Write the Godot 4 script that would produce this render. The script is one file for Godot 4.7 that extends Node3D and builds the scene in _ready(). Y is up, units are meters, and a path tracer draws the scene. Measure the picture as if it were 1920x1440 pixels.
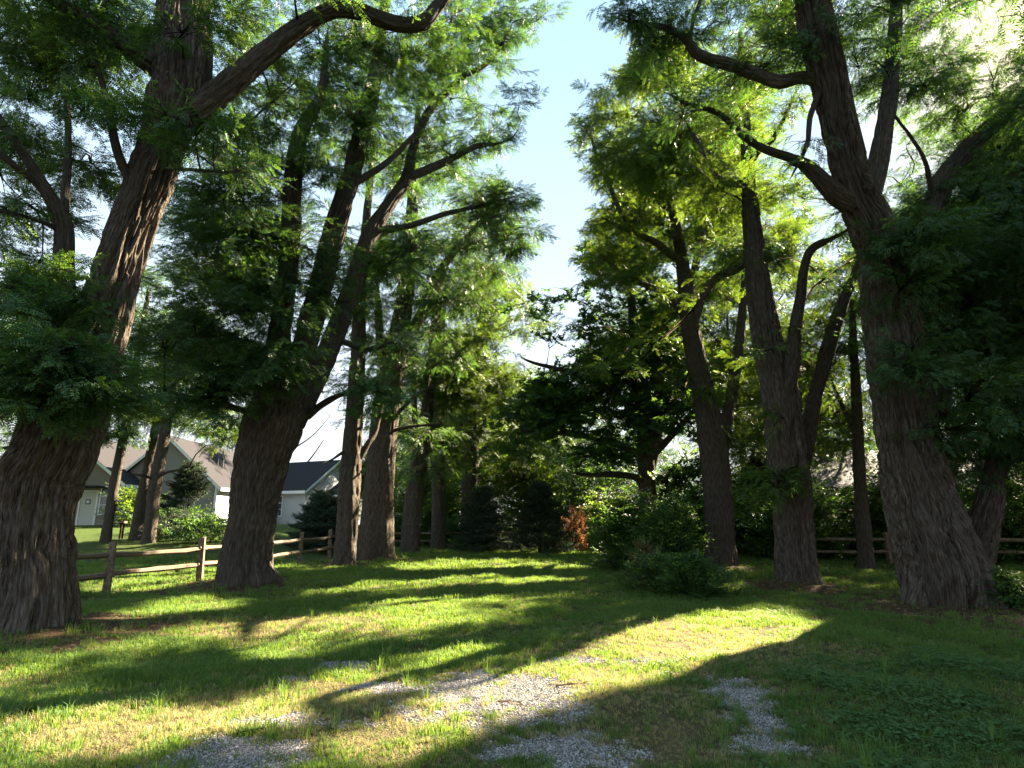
extends Node3D
# An allee of old locust trees round a lawn, low sun from the right. Metres, y up, the camera at z = 0 looking along -z.

const FOCAL := 1120.0            # focal length in pixels of the 1920 x 1440 photograph
const EYE := Vector3(0, 1.6, 0)
const PITCH := 12.8
const SUN_DIR := Vector3(0.617, 0.547, -0.566)   # towards the sun

var rng := RandomNumberGenerator.new()
var noise_a := FastNoiseLite.new()
var noise_b := FastNoiseLite.new()
var noise_c := FastNoiseLite.new()
var M := {}
var SP := {}
var used_names := {}
var sky_gaps := []
var lit_patches := []
var gravel_spots := []
var soil_spots := []
var spare_spots := []
var sun_spots := []
var shade_areas := []
var clear_lines := []

# ------------------------------------------------------------------ helpers
class Shape:
	var v := PackedVector3Array()
	var n := PackedVector3Array()
	var uv := PackedVector2Array()
	var c := PackedColorArray()
	var i := PackedInt32Array()
	func tri(a: Vector3, b: Vector3, d: Vector3) -> void:
		var k := v.size()
		var nn := (d - a).cross(b - a).normalized()
		v.append(a); v.append(b); v.append(d)
		n.append(nn); n.append(nn); n.append(nn)
		i.append(k); i.append(k + 1); i.append(k + 2)
	func quad(a: Vector3, b: Vector3, d: Vector3, e: Vector3) -> void:
		tri(a, b, d)
		tri(a, d, e)
	func box(lo: Vector3, hi: Vector3) -> void:
		var p := [Vector3(lo.x, lo.y, lo.z), Vector3(hi.x, lo.y, lo.z), Vector3(hi.x, hi.y, lo.z), Vector3(lo.x, hi.y, lo.z),
			Vector3(lo.x, lo.y, hi.z), Vector3(hi.x, lo.y, hi.z), Vector3(hi.x, hi.y, hi.z), Vector3(lo.x, hi.y, hi.z)]
		quad(p[0], p[1], p[2], p[3]); quad(p[5], p[4], p[7], p[6]); quad(p[4], p[0], p[3], p[7])
		quad(p[1], p[5], p[6], p[2]); quad(p[3], p[2], p[6], p[7]); quad(p[4], p[5], p[1], p[0])
	func leaf(base: Vector3, dir: Vector3, side: Vector3, length: float, width: float) -> void:
		# an elliptical leaflet of four faces, slightly folded along its midrib
		var nn := dir.cross(side).normalized()
		var k := v.size()
		var up := nn * width * 0.12
		v.append(base)
		v.append(base + dir * length * 0.3 + side * width * 0.5 + up)
		v.append(base + dir * length * 0.72 + side * width * 0.42 + up)
		v.append(base + dir * length)
		v.append(base + dir * length * 0.72 - side * width * 0.42 + up)
		v.append(base + dir * length * 0.3 - side * width * 0.5 + up)
		var nl := (nn - side * 0.22).normalized()
		var nr := (nn + side * 0.22).normalized()
		n.append(nn); n.append(nl); n.append(nl); n.append(nn); n.append(nr); n.append(nr)
		for t in [0, 1, 2, 0, 2, 3, 0, 3, 4, 0, 4, 5]:
			i.append(k + t)
	func tube(pts: Array, radii: Array, sides: int) -> void:
		var k0 := v.size()
		var ref := Vector3(0.31, 0.12, 0.94)
		for j in pts.size():
			var a: Vector3 = pts[maxi(j - 1, 0)]
			var b: Vector3 = pts[mini(j + 1, pts.size() - 1)]
			var d := (b - a).normalized()
			var x := d.cross(ref).normalized()
			var y := d.cross(x)
			for s in sides:
				var an := TAU * s / sides
				var o := x * cos(an) + y * sin(an)
				v.append(pts[j] + o * radii[j])
				n.append(o)
		for j in pts.size() - 1:
			for s in sides:
				var p := k0 + j * sides + s
				var q := k0 + j * sides + (s + 1) % sides
				i.append(p); i.append(q); i.append(p + sides)
				i.append(q); i.append(q + sides); i.append(p + sides)
	func into(mesh: ArrayMesh, material: Material) -> ArrayMesh:
		if v.is_empty():
			return mesh
		var arr := []
		arr.resize(Mesh.ARRAY_MAX)
		arr[Mesh.ARRAY_VERTEX] = v
		arr[Mesh.ARRAY_NORMAL] = n
		if uv.size() == v.size():
			arr[Mesh.ARRAY_TEX_UV] = uv
		if c.size() == v.size():
			arr[Mesh.ARRAY_COLOR] = c
		arr[Mesh.ARRAY_INDEX] = i
		mesh.add_surface_from_arrays(Mesh.PRIMITIVE_TRIANGLES, arr)
		mesh.surface_set_material(mesh.get_surface_count() - 1, material)
		return mesh
	func mesh(material: Material) -> ArrayMesh:
		return into(ArrayMesh.new(), material)


func lin(r: float, g: float, b: float) -> Color:
	return Color(r, g, b).linear_to_srgb()


func numbered(called: String) -> String:
	if not used_names.has(called):
		used_names[called] = 0
		return called
	used_names[called] += 1
	return "%s_%03d" % [called, used_names[called]]


func tag(o: Node3D, label: String, category: String, group := "", kind := "") -> void:
	o.set_meta("label", label)
	if category:
		o.set_meta("category", category)
	if group:
		o.set_meta("group", group)
	if kind:
		o.set_meta("kind", kind)


func thing(called: String, where: Vector3, label: String, category: String, group := "") -> Node3D:
	var o := Node3D.new()
	o.name = numbered(called)
	add_child(o)
	o.position = where
	tag(o, label, category, group)
	return o


func part(called: String, mesh: Mesh, parent: Node3D) -> MeshInstance3D:
	var o := MeshInstance3D.new()
	o.name = called
	o.mesh = mesh
	parent.add_child(o, true)
	return o


func ray(px: float, py: float) -> Vector3:
	var p := deg_to_rad(PITCH)
	var a := (px - 960.0) / FOCAL
	var b := (720.0 - py) / FOCAL
	return Vector3(a, b * cos(p) + sin(p), -(cos(p) - b * sin(p)))


func at(px: float, py: float, depth: float) -> Vector3:
	var d := ray(px, py)
	return EYE + d * (depth / -d.z)


func forward(p: Vector3) -> float:
	var a := deg_to_rad(PITCH)
	return (p - EYE).dot(Vector3(0, sin(a), -cos(a)))


func seen_at(p: Vector3) -> Vector2:
	var a := deg_to_rad(PITCH)
	var q := p - EYE
	var f := maxf(q.dot(Vector3(0, sin(a), -cos(a))), 0.05)
	return Vector2(960.0 + FOCAL * q.x / f, 720.0 - FOCAL * q.dot(Vector3(0, cos(a), sin(a))) / f)


func height(x: float, z: float) -> float:
	var d := -z
	var h := 1.25 * smoothstep(15.0, 41.0, d) * smoothstep(-7.0, -13.0, x)
	h += 0.05 * noise_c.get_noise_2d(x * 0.9, z * 0.9) * smoothstep(2.0, 6.0, d)
	for s in soil_spots:
		var q: float = Vector2(x - s[0], z - s[1]).length() / s[2]
		if q < 1.6:
			h += 0.10 * (1.0 - smoothstep(0.3, 1.6, q))
	return h


func ground(px: float, py: float) -> Vector3:
	var d := ray(px, py)
	if d.y > -0.004:
		d.y = -0.004
	var t := 2.0
	for k in 600:
		var p := EYE + d * t
		var gap := p.y - height(p.x, p.z)
		if gap < 0.003:
			return p
		t += maxf(gap / -d.y * 0.35, 0.02)
	return EYE + d * t


func inside(poly: PackedVector2Array, p: Vector2) -> bool:
	return Geometry2D.is_point_in_polygon(p, poly)


# leaves are kept out of the openings between the crowns, and out of the gaps through which the sun reaches the lawn
func open_air(p: Vector3, slack := 0.0) -> bool:
	var s := seen_at(p) + Vector2(noise_a.get_noise_3dv(p * 3.0), noise_b.get_noise_3dv(p * 3.0)) * 28.0
	if forward(p) > 0.5:
		for g in sky_gaps:
			if inside(g, s):
				return true
	return false


# boughs do not grow across the limbs that stand free
func crosses_limb(p: Vector3, r: float) -> bool:
	var s := seen_at(p)
	var f := forward(p)
	for l in clear_lines:
		if f > l[0] + 0.3:
			continue
		for k in range(1, l[1].size()):
			var q := Geometry2D.get_closest_point_to_segment(s, l[1][k - 1], l[1][k])
			if q.distance_to(s) < 12.0 + FOCAL * r * 0.75 / f:
				return true
	return false


func sun_gap(p: Vector3) -> bool:
	var q := p - SUN_DIR * (p.y / SUN_DIR.y)
	if -q.z < 2.0:
		return false
	var s := seen_at(q)
	s += Vector2(noise_a.get_noise_3dv(p * 2.0) * 26.0, noise_b.get_noise_3dv(p * 2.0) * 7.0)
	for g in lit_patches:
		if inside(g, s):
			return true
	for e in sun_spots:
		var off: Vector3 = p - e[0]
		var along := off.dot(SUN_DIR)
		if along > 1.2 and (off - SUN_DIR * along).length() < e[1]:
			return true
	return false


# ------------------------------------------------------------------ materials
func plain(r: float, g: float, b: float, rough := 0.8, spec := 0.4) -> StandardMaterial3D:
	var m := StandardMaterial3D.new()
	m.albedo_color = lin(r, g, b)
	m.roughness = rough
	m.metallic_specular = spec
	return m


func leaf_mat(r: float, g: float, b: float, through: Color, rough := 0.45) -> StandardMaterial3D:
	var m := plain(r, g, b, rough + 0.08, 0.34)
	m.backlight_enabled = true
	m.backlight = Color(through.r, through.g, through.b).linear_to_srgb()
	m.cull_mode = BaseMaterial3D.CULL_DISABLED
	return m


func noise_tex(seed_: int, freq: float, lo: Color, hi: Color, kind := FastNoiseLite.TYPE_SIMPLEX_SMOOTH, octaves := 4, size := 512) -> NoiseTexture2D:
	var f := FastNoiseLite.new()
	f.seed = seed_
	f.noise_type = kind
	f.frequency = freq
	f.fractal_octaves = octaves
	var t := NoiseTexture2D.new()
	t.width = size
	t.height = size
	t.seamless = true
	t.noise = f
	var g := Gradient.new()
	g.set_color(0, lo)
	g.set_color(1, hi)
	t.color_ramp = g
	return t


func bark_mat(r: float, g: float, b: float, seed_: int) -> StandardMaterial3D:
	var m := plain(r, g, b, 0.95, 0.2)
	# fibres: a texture stretched along the trunk by the uv scale
	m.albedo_texture = noise_tex(seed_, 0.02, Color(0.62, 0.54, 0.48), Color(0.98, 1.0, 0.99), FastNoiseLite.TYPE_SIMPLEX, 5)
	m.uv1_scale = Vector3(2.0, 0.28, 1)
	m.heightmap_enabled = true
	m.heightmap_texture = noise_tex(seed_ + 3, 0.03, Color.BLACK, Color.WHITE, FastNoiseLite.TYPE_SIMPLEX, 4)
	m.heightmap_scale = 6.0
	return m


func materials() -> void:
	M.bark = bark_mat(0.168, 0.150, 0.134, 3)
	M.bark_far = bark_mat(0.15, 0.128, 0.108, 4)
	M.twig = plain(0.13, 0.105, 0.08, 0.9, 0.2)
	# locust leaflets: three tones
	M.loc = [leaf_mat(0.024, 0.061, 0.018, Color(0.062, 0.134, 0.015)), leaf_mat(0.019, 0.053, 0.019, Color(0.037, 0.097, 0.013)), leaf_mat(0.030, 0.069, 0.019, Color(0.094, 0.167, 0.017))]
	M.maple = [leaf_mat(0.026, 0.064, 0.017, Color(0.064, 0.136, 0.012)), leaf_mat(0.022, 0.053, 0.015, Color(0.045, 0.104, 0.010)), leaf_mat(0.035, 0.076, 0.018, Color(0.109, 0.184, 0.014))]
	M.shrub = [leaf_mat(0.028, 0.066, 0.020, Color(0.073, 0.151, 0.011)), leaf_mat(0.022, 0.056, 0.019, Color(0.046, 0.108, 0.010)), leaf_mat(0.044, 0.087, 0.027, Color(0.114, 0.208, 0.020))]
	M.bright = [leaf_mat(0.044, 0.088, 0.015, Color(0.112, 0.185, 0.013)), leaf_mat(0.032, 0.071, 0.017, Color(0.087, 0.158, 0.012)), leaf_mat(0.047, 0.085, 0.017, Color(0.143, 0.205, 0.015))]
	M.needle = [leaf_mat(0.030, 0.055, 0.032, Color(0.02, 0.04, 0.01), 0.6), leaf_mat(0.024, 0.045, 0.028, Color(0.015, 0.03, 0.01), 0.6), leaf_mat(0.045, 0.070, 0.034, Color(0.03, 0.05, 0.01), 0.6)]
	M.russet = [leaf_mat(0.102, 0.045, 0.021, Color(0.120, 0.048, 0.018), 0.8), leaf_mat(0.072, 0.033, 0.017, Color(0.084, 0.036, 0.012), 0.8), leaf_mat(0.132, 0.072, 0.036, Color(0.132, 0.066, 0.024), 0.8)]
	M.straw = [leaf_mat(0.132, 0.102, 0.042, Color(0.132, 0.096, 0.030), 0.8), leaf_mat(0.102, 0.078, 0.033, Color(0.096, 0.072, 0.024), 0.8), leaf_mat(0.084, 0.090, 0.030, Color(0.120, 0.120, 0.030), 0.8)]
	M.grass = [leaf_mat(0.056, 0.102, 0.022, Color(0.179, 0.258, 0.023), 0.5), leaf_mat(0.041, 0.090, 0.021, Color(0.116, 0.206, 0.020), 0.5), leaf_mat(0.116, 0.127, 0.037, Color(0.233, 0.237, 0.040), 0.6)]
	M.dry = [leaf_mat(0.20, 0.172, 0.075, Color(0.26, 0.22, 0.08), 0.6), leaf_mat(0.14, 0.145, 0.05, Color(0.24, 0.25, 0.05), 0.6), leaf_mat(0.27, 0.225, 0.125, Color(0.22, 0.18, 0.09), 0.7)]
	M.clover = [leaf_mat(0.040, 0.084, 0.024, Color(0.096, 0.160, 0.024), 0.5), leaf_mat(0.050, 0.094, 0.029, Color(0.104, 0.168, 0.028), 0.5), leaf_mat(0.036, 0.072, 0.022, Color(0.080, 0.136, 0.024), 0.5)]
	var e := plain(1, 1, 1, 0.97, 0.2)
	e.vertex_color_use_as_albedo = true
	e.albedo_texture = noise_tex(21, 0.03, Color(0.68, 0.66, 0.64), Color(1, 1, 1), FastNoiseLite.TYPE_SIMPLEX, 5)
	e.uv1_triplanar = true
	e.uv1_world_triplanar = true
	e.uv1_scale = Vector3(1.3, 1.3, 1.3)
	e.heightmap_enabled = true
	e.heightmap_texture = noise_tex(22, 0.05, Color.BLACK, Color.WHITE, FastNoiseLite.TYPE_SIMPLEX, 5)
	e.heightmap_scale = 2.0
	M.earth = e
	M.stone = plain(1, 1, 1, 0.85, 0.35)
	M.stone.vertex_color_use_as_albedo = true
	var w := plain(0.24, 0.19, 0.14, 0.9, 0.25)
	w.albedo_texture = noise_tex(31, 0.02, Color(0.6, 0.58, 0.56), Color(1, 1, 1), FastNoiseLite.TYPE_SIMPLEX, 5)
	w.uv1_triplanar = true
	w.uv1_scale = Vector3(0.6, 0.6, 4.0)
	M.rail = w
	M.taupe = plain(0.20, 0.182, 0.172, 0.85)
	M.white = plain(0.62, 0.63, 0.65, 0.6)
	M.siding = plain(0.34, 0.36, 0.39, 0.7)
	M.pale = plain(0.62, 0.62, 0.62, 0.7)
	M.bluegrey = plain(0.36, 0.42, 0.47, 0.7)
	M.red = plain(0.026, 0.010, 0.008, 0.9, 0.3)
	M.door = plain(0.42, 0.42, 0.40, 0.6)
	M.teal = plain(0.06, 0.10, 0.10, 0.5)
	M.glass = plain(0.03, 0.04, 0.05, 0.08, 0.6)
	var sh := plain(0.046, 0.043, 0.048, 0.95, 0.2)
	sh.albedo_texture = noise_tex(41, 0.06, Color(0.6, 0.6, 0.62), Color(1, 1, 1), FastNoiseLite.TYPE_SIMPLEX, 4)
	sh.uv1_triplanar = true
	sh.uv1_scale = Vector3(0.7, 0.7, 0.7)
	M.shingle = sh
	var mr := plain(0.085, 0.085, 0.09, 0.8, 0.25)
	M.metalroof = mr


# ------------------------------------------------------------------ leaf sprays (instanced)
func spray_locust(seed_: int, tones: Array, leaves: int, pairs: int, length: float) -> ArrayMesh:
	var r := RandomNumberGenerator.new()
	r.seed = seed_
	var s := [Shape.new(), Shape.new(), Shape.new(), Shape.new()]
	var tip := Vector3(0, -0.10 * length, length)
	s[3].tube([Vector3.ZERO, Vector3(0, 0.02, length * 0.5), tip], [0.006, 0.004, 0.002], 3)
	for k in leaves:
		var f := (k + 0.6) / leaves
		var p := Vector3.ZERO.lerp(tip, f) + Vector3(0, 0.03 * sin(f * PI), 0)
		var sd := 1.0 if k % 2 == 0 else -1.0
		var ang := r.randf_range(0.5, 1.15) * (1.0 - 0.45 * f)
		var d := Vector3(sin(ang) * sd, r.randf_range(-0.55, 0.25), cos(ang)).normalized()
		var ll := length * r.randf_range(0.36, 0.56)
		var sag := r.randf_range(0.10, 0.34)
		var side := d.cross(Vector3.UP).normalized().rotated(d, r.randf_range(-0.6, 0.6))
		var rach := []
		for q in 4:
			var g := q / 3.0
			rach.append(p + d * ll * g - Vector3(0, sag * ll * g * g, 0))
		s[3].tube(rach, [0.003, 0.0025, 0.002, 0.001], 3)
		var tone := r.randi() % 3
		for q in range(1, pairs + 1):
			var g := (q + 0.3) / (pairs + 0.6)
			var b := p + d * ll * g - Vector3(0, sag * ll * g * g, 0)
			var dd := (d - Vector3(0, 2.0 * sag * g, 0)).normalized()
			var size := ll * 0.21 * (1.0 - 0.35 * absf(g - 0.5)) * r.randf_range(0.85, 1.15) * (6.0 / pairs)
			for h in [-1.0, 1.0]:
				var ld: Vector3 = (side * h + dd * 0.35 + Vector3(0, r.randf_range(-0.35, 0.12), 0)).normalized()
				var ls: Vector3 = ld.cross(dd.cross(side)).normalized().rotated(ld, r.randf_range(-0.4, 0.4))
				s[tone if r.randf() < 0.7 else r.randi() % 3].leaf(b, ld, ls, size, size * 0.48)
		s[tone].leaf(rach[3], (d - Vector3(0, sag, 0)).normalized(), side, ll * 0.18, ll * 0.09)
	var m := ArrayMesh.new()
	for k in 3:
		s[k].into(m, tones[k])
	s[3].into(m, M.twig)
	return m


func spray_broad(seed_: int, tones: Array, leaves: int, length: float, leaf_len: float, lobes: bool) -> ArrayMesh:
	var r := RandomNumberGenerator.new()
	r.seed = seed_
	var s := [Shape.new(), Shape.new(), Shape.new(), Shape.new()]
	var tip := Vector3(0, -0.08 * length, length)
	s[3].tube([Vector3.ZERO, Vector3(0, 0.02, length * 0.5), tip], [0.006, 0.004, 0.002], 3)
	for k in leaves:
		var f := (k + 0.6) / leaves
		var p := Vector3.ZERO.lerp(tip, f)
		var sd := 1.0 if k % 2 == 0 else -1.0
		var ang := r.randf_range(0.3, 1.3)
		var d := Vector3(sin(ang) * sd, r.randf_range(-0.5, 0.35), cos(ang)).normalized()
		var side := d.cross(Vector3.UP).normalized().rotated(d, r.randf_range(-0.7, 0.7))
		var size := leaf_len * r.randf_range(0.7, 1.2)
		p += d * length * r.randf_range(0.02, 0.16)
		var t := r.randi() % 3
		if lobes:
			s[t].leaf(p, d, side, size, size * 0.5)
			for h in [-1.0, 1.0]:
				var ld: Vector3 = (d * 0.55 + side * h * 0.85).normalized()
				s[t].leaf(p + d * size * 0.06, ld, ld.cross(d.cross(side)).normalized(), size * 0.72, size * 0.34)
		else:
			s[t].leaf(p, d, side, size, size * 0.52)
	var m := ArrayMesh.new()
	for k in 3:
		s[k].into(m, tones[k])
	s[3].into(m, M.twig)
	return m


func spray_needles(seed_: int, tones: Array, length: float) -> ArrayMesh:
	var r := RandomNumberGenerator.new()
	r.seed = seed_
	var s := [Shape.new(), Shape.new(), Shape.new(), Shape.new()]
	var axes := [[Vector3.ZERO, Vector3(0, -0.05, 1) * length, 1.0]]
	for k in 7:
		var f := 0.1 + 0.8 * k / 7.0
		var sd := 1.0 if k % 2 == 0 else -1.0
		var b := Vector3(0, -0.05, 1) * length * f
		axes.append([b, b + Vector3(0.75 * sd, r.randf_range(-0.2, 0.1), 0.75) * length * 0.5 * (1.0 - 0.6 * f), 0.8])
	for ax in axes:
		var a: Vector3 = ax[0]
		var b: Vector3 = ax[1]
		s[3].tube([a, b], [0.006, 0.002], 3)
		var d := (b - a).normalized()
		var x := d.cross(Vector3.UP).normalized()
		var count := int((b - a).length() / 0.009)
		for k in count:
			var an := r.randf() * TAU
			var o := (x * cos(an) + x.cross(d) * sin(an) * 0.7 + d * 0.7).normalized()
			var p := a.lerp(b, (k + 0.5) / count)
			var sd2 := o.cross(d).normalized()
			var nl := 0.045 * r.randf_range(0.7, 1.2)
			s[r.randi() % 3].tri(p - sd2 * 0.005, p + o * nl, p + sd2 * 0.005)
	var m := ArrayMesh.new()
	for k in 3:
		s[k].into(m, tones[k])
	s[3].into(m, M.twig)
	return m


func tuft(seed_: int, tones: Array, blades: int, tall: float, spread: float, wide: float) -> ArrayMesh:
	var r := RandomNumberGenerator.new()
	r.seed = seed_
	var s := [Shape.new(), Shape.new(), Shape.new()]
	for k in blades:
		var an := r.randf() * TAU
		var o := Vector3(cos(an), 0, sin(an))
		var p := o * spread * sqrt(r.randf())
		var bend := Vector3(cos(an + r.randf_range(-1, 1)), 0, sin(an + r.randf_range(-1, 1)))
		var h := tall * r.randf_range(0.55, 1.15)
		var side := bend.cross(Vector3.UP).normalized()
		var lean := r.randf_range(0.15, 0.9)
		var mid := p + Vector3(0, h * 0.6, 0) + bend * h * 0.25 * lean
		var tip := p + Vector3(0, h * (1.0 - 0.35 * lean), 0) + bend * h * 0.85 * lean
		var w := wide * r.randf_range(0.7, 1.2)
		var t := 0 if r.randf() < 0.5 else (1 if r.randf() < 0.7 else 2)
		s[t].tri(p - side * w + Vector3(0, -0.01, 0), mid - side * w * 0.8, p + side * w + Vector3(0, -0.01, 0))
		s[t].tri(p + side * w + Vector3(0, -0.01, 0), mid - side * w * 0.8, mid + side * w * 0.8)
		s[t].tri(mid - side * w * 0.8, tip, mid + side * w * 0.8)
	var m := ArrayMesh.new()
	for k in 3:
		s[k].into(m, tones[k])
	return m


func clover(seed_: int) -> ArrayMesh:
	var r := RandomNumberGenerator.new()
	r.seed = seed_
	var s := [Shape.new(), Shape.new(), Shape.new()]
	for k in 7:
		var an := r.randf() * TAU
		var p := Vector3(cos(an), 0, sin(an)) * 0.07 * sqrt(r.randf())
		var top := p + Vector3(r.randf_range(-0.01, 0.01), r.randf_range(0.03, 0.065), r.randf_range(-0.01, 0.01))
		var t := r.randi() % 3
		s[t].tri(p - Vector3(0.001, 0, 0), top, p + Vector3(0.001, 0, 0))
		var tilt := Vector3(r.randf_range(-0.4, 0.4), 1, r.randf_range(-0.4, 0.4)).normalized()
		var x := tilt.cross(Vector3(0.3, 0.1, 1)).normalized()
		for q in 3:
			var d := x.rotated(tilt, TAU * q / 3.0)
			s[t].leaf(top, d, d.cross(tilt), 0.014, 0.014)
	var m := ArrayMesh.new()
	for k in 3:
		s[k].into(m, tones_of("clover")[k])
	return m


func tones_of(k: String) -> Array:
	return M[k]


func scatter(called: String, mesh: Mesh, places: Array, parent: Node3D, colors := []) -> MultiMeshInstance3D:
	var mm := MultiMesh.new()
	mm.transform_format = MultiMesh.TRANSFORM_3D
	mm.use_colors = not colors.is_empty()
	mm.mesh = mesh
	mm.instance_count = places.size()
	for k in places.size():
		mm.set_instance_transform(k, places[k])
	for k in colors.size():
		mm.set_instance_color(k, colors[k])
	var o := MultiMeshInstance3D.new()
	o.name = called
	o.multimesh = mm
	parent.add_child(o, true)
	return o


# ------------------------------------------------------------------ trunks and limbs
# pts: world positions along the stem, radii beside them; res: size of a face; rough: depth of the bark's furrows
func bark_tube(pts: Array, radii: Array, origin: Vector3, res: float, rough: float, seed_: float, flare := 0.0, foot := 0.0, mat_: Material = null) -> ArrayMesh:
	var cp := PackedVector3Array()
	var cr := PackedFloat32Array()
	var step := res * 1.9
	for k in pts.size() - 1:
		var p0: Vector3 = pts[maxi(k - 1, 0)]
		var p1: Vector3 = pts[k]
		var p2: Vector3 = pts[k + 1]
		var p3: Vector3 = pts[mini(k + 2, pts.size() - 1)]
		var cnt := maxi(2, int(ceil(p1.distance_to(p2) / step)))
		for j in cnt:
			var t := float(j) / cnt
			cp.append(p1.cubic_interpolate(p2, p0, p3, t))
			cr.append(lerpf(radii[k], radii[k + 1], smoothstep(0.0, 1.0, t) * 0.5 + t * 0.5))
	cp.append(pts[-1])
	cr.append(radii[-1])
	var rmax := 0.0
	for r in cr:
		rmax = maxf(rmax, r)
	var seg := clampi(int(TAU * rmax / res), 7, 240)
	var s := Shape.new()
	var rings := cp.size()
	var side := Vector3(1, 0, 0)
	var along := 0.0
	var reps := maxf(1.0, round(TAU * rmax / 0.9))
	s.v.resize(rings * (seg + 1))
	s.n.resize(rings * (seg + 1))
	s.uv.resize(rings * (seg + 1))
	var cosines := PackedFloat32Array()
	var sines := PackedFloat32Array()
	for k in seg + 1:
		cosines.append(cos(TAU * k / seg))
		sines.append(sin(TAU * k / seg))
	for j in rings:
		var d := (cp[mini(j + 1, rings - 1)] - cp[maxi(j - 1, 0)]).normalized()
		side = (side - d * side.dot(d)).normalized()
		var other := d.cross(side)
		if j > 0:
			along += cp[j].distance_to(cp[j - 1])
		var r0 := cr[j]
		var f := 0.0
		if flare > 0.0:
			f = exp(-maxf(cp[j].y - foot, 0.0) / 0.42)
		var deep := rough * clampf(r0 / 0.35, 0.12, 1.0)
		for k in seg + 1:
			var o := side * cosines[k] + other * sines[k]
			var kk := k % seg
			var ca := cosines[kk]
			var sa := sines[kk]
			var q := Vector3(ca * r0 * 3.7, sa * r0 * 3.7, along * 0.27 + seed_)
			var tw := noise_c.get_noise_3d(ca * 1.6, sa * 1.6 + seed_, along * 0.5) * 0.9
			var n1 := absf(noise_a.get_noise_3d(q.x + tw, q.y - tw, q.z))
			var n2 := absf(noise_b.get_noise_3d(q.x * 3.1 - tw, q.y * 3.1, q.z * 3.2))
			var disp := deep * (minf(n1 * 3.4, 1.0) + 0.50 * minf(n2 * 3.0, 1.0) - 1.22)
			var lobes := r0 * 0.13 * noise_c.get_noise_3d(ca * 1.3 + seed_, sa * 1.3, along * 0.22)
			var rr := r0 + disp + lobes * (1.0 if r0 > 0.12 else 0.4)
			if f > 0.01:
				rr += r0 * flare * f * (0.55 + 1.1 * noise_c.get_noise_3d(ca * 2.2 + seed_, sa * 2.2, 3.0))
			var at_ := j * (seg + 1) + k
			s.v[at_] = cp[j] + o * rr - origin
			s.uv[at_] = Vector2(reps * k / seg, along)
	for j in rings:
		for k in seg + 1:
			var ka := (k - 1 + seg) % seg
			var kb := (k + 1) % seg
			var a := s.v[j * (seg + 1) + kb] - s.v[j * (seg + 1) + ka]
			var b := s.v[mini(j + 1, rings - 1) * (seg + 1) + k] - s.v[maxi(j - 1, 0) * (seg + 1) + k]
			s.n[j * (seg + 1) + k] = a.cross(b).normalized()
	for j in rings - 1:
		for k in seg:
			var p := j * (seg + 1) + k
			var q := p + seg + 1
			s.i.append(p); s.i.append(q); s.i.append(p + 1)
			s.i.append(p + 1); s.i.append(q); s.i.append(q + 1)
	return s.mesh(mat_ if mat_ else M.bark)


func traced(list: Array, depth: float) -> Array:
	# [[px, py, half width in px, depth offset]] -> [points, radii]
	var pts := []
	var radii := []
	for e in list:
		var p := at(e[0], e[1], depth + (e[3] if e.size() > 3 else 0.0))
		pts.append(p)
		var f := forward(p)
		radii.append(e[2] * f / FOCAL * f / Vector2(f, p.x).length())
	return [pts, radii]


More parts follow.
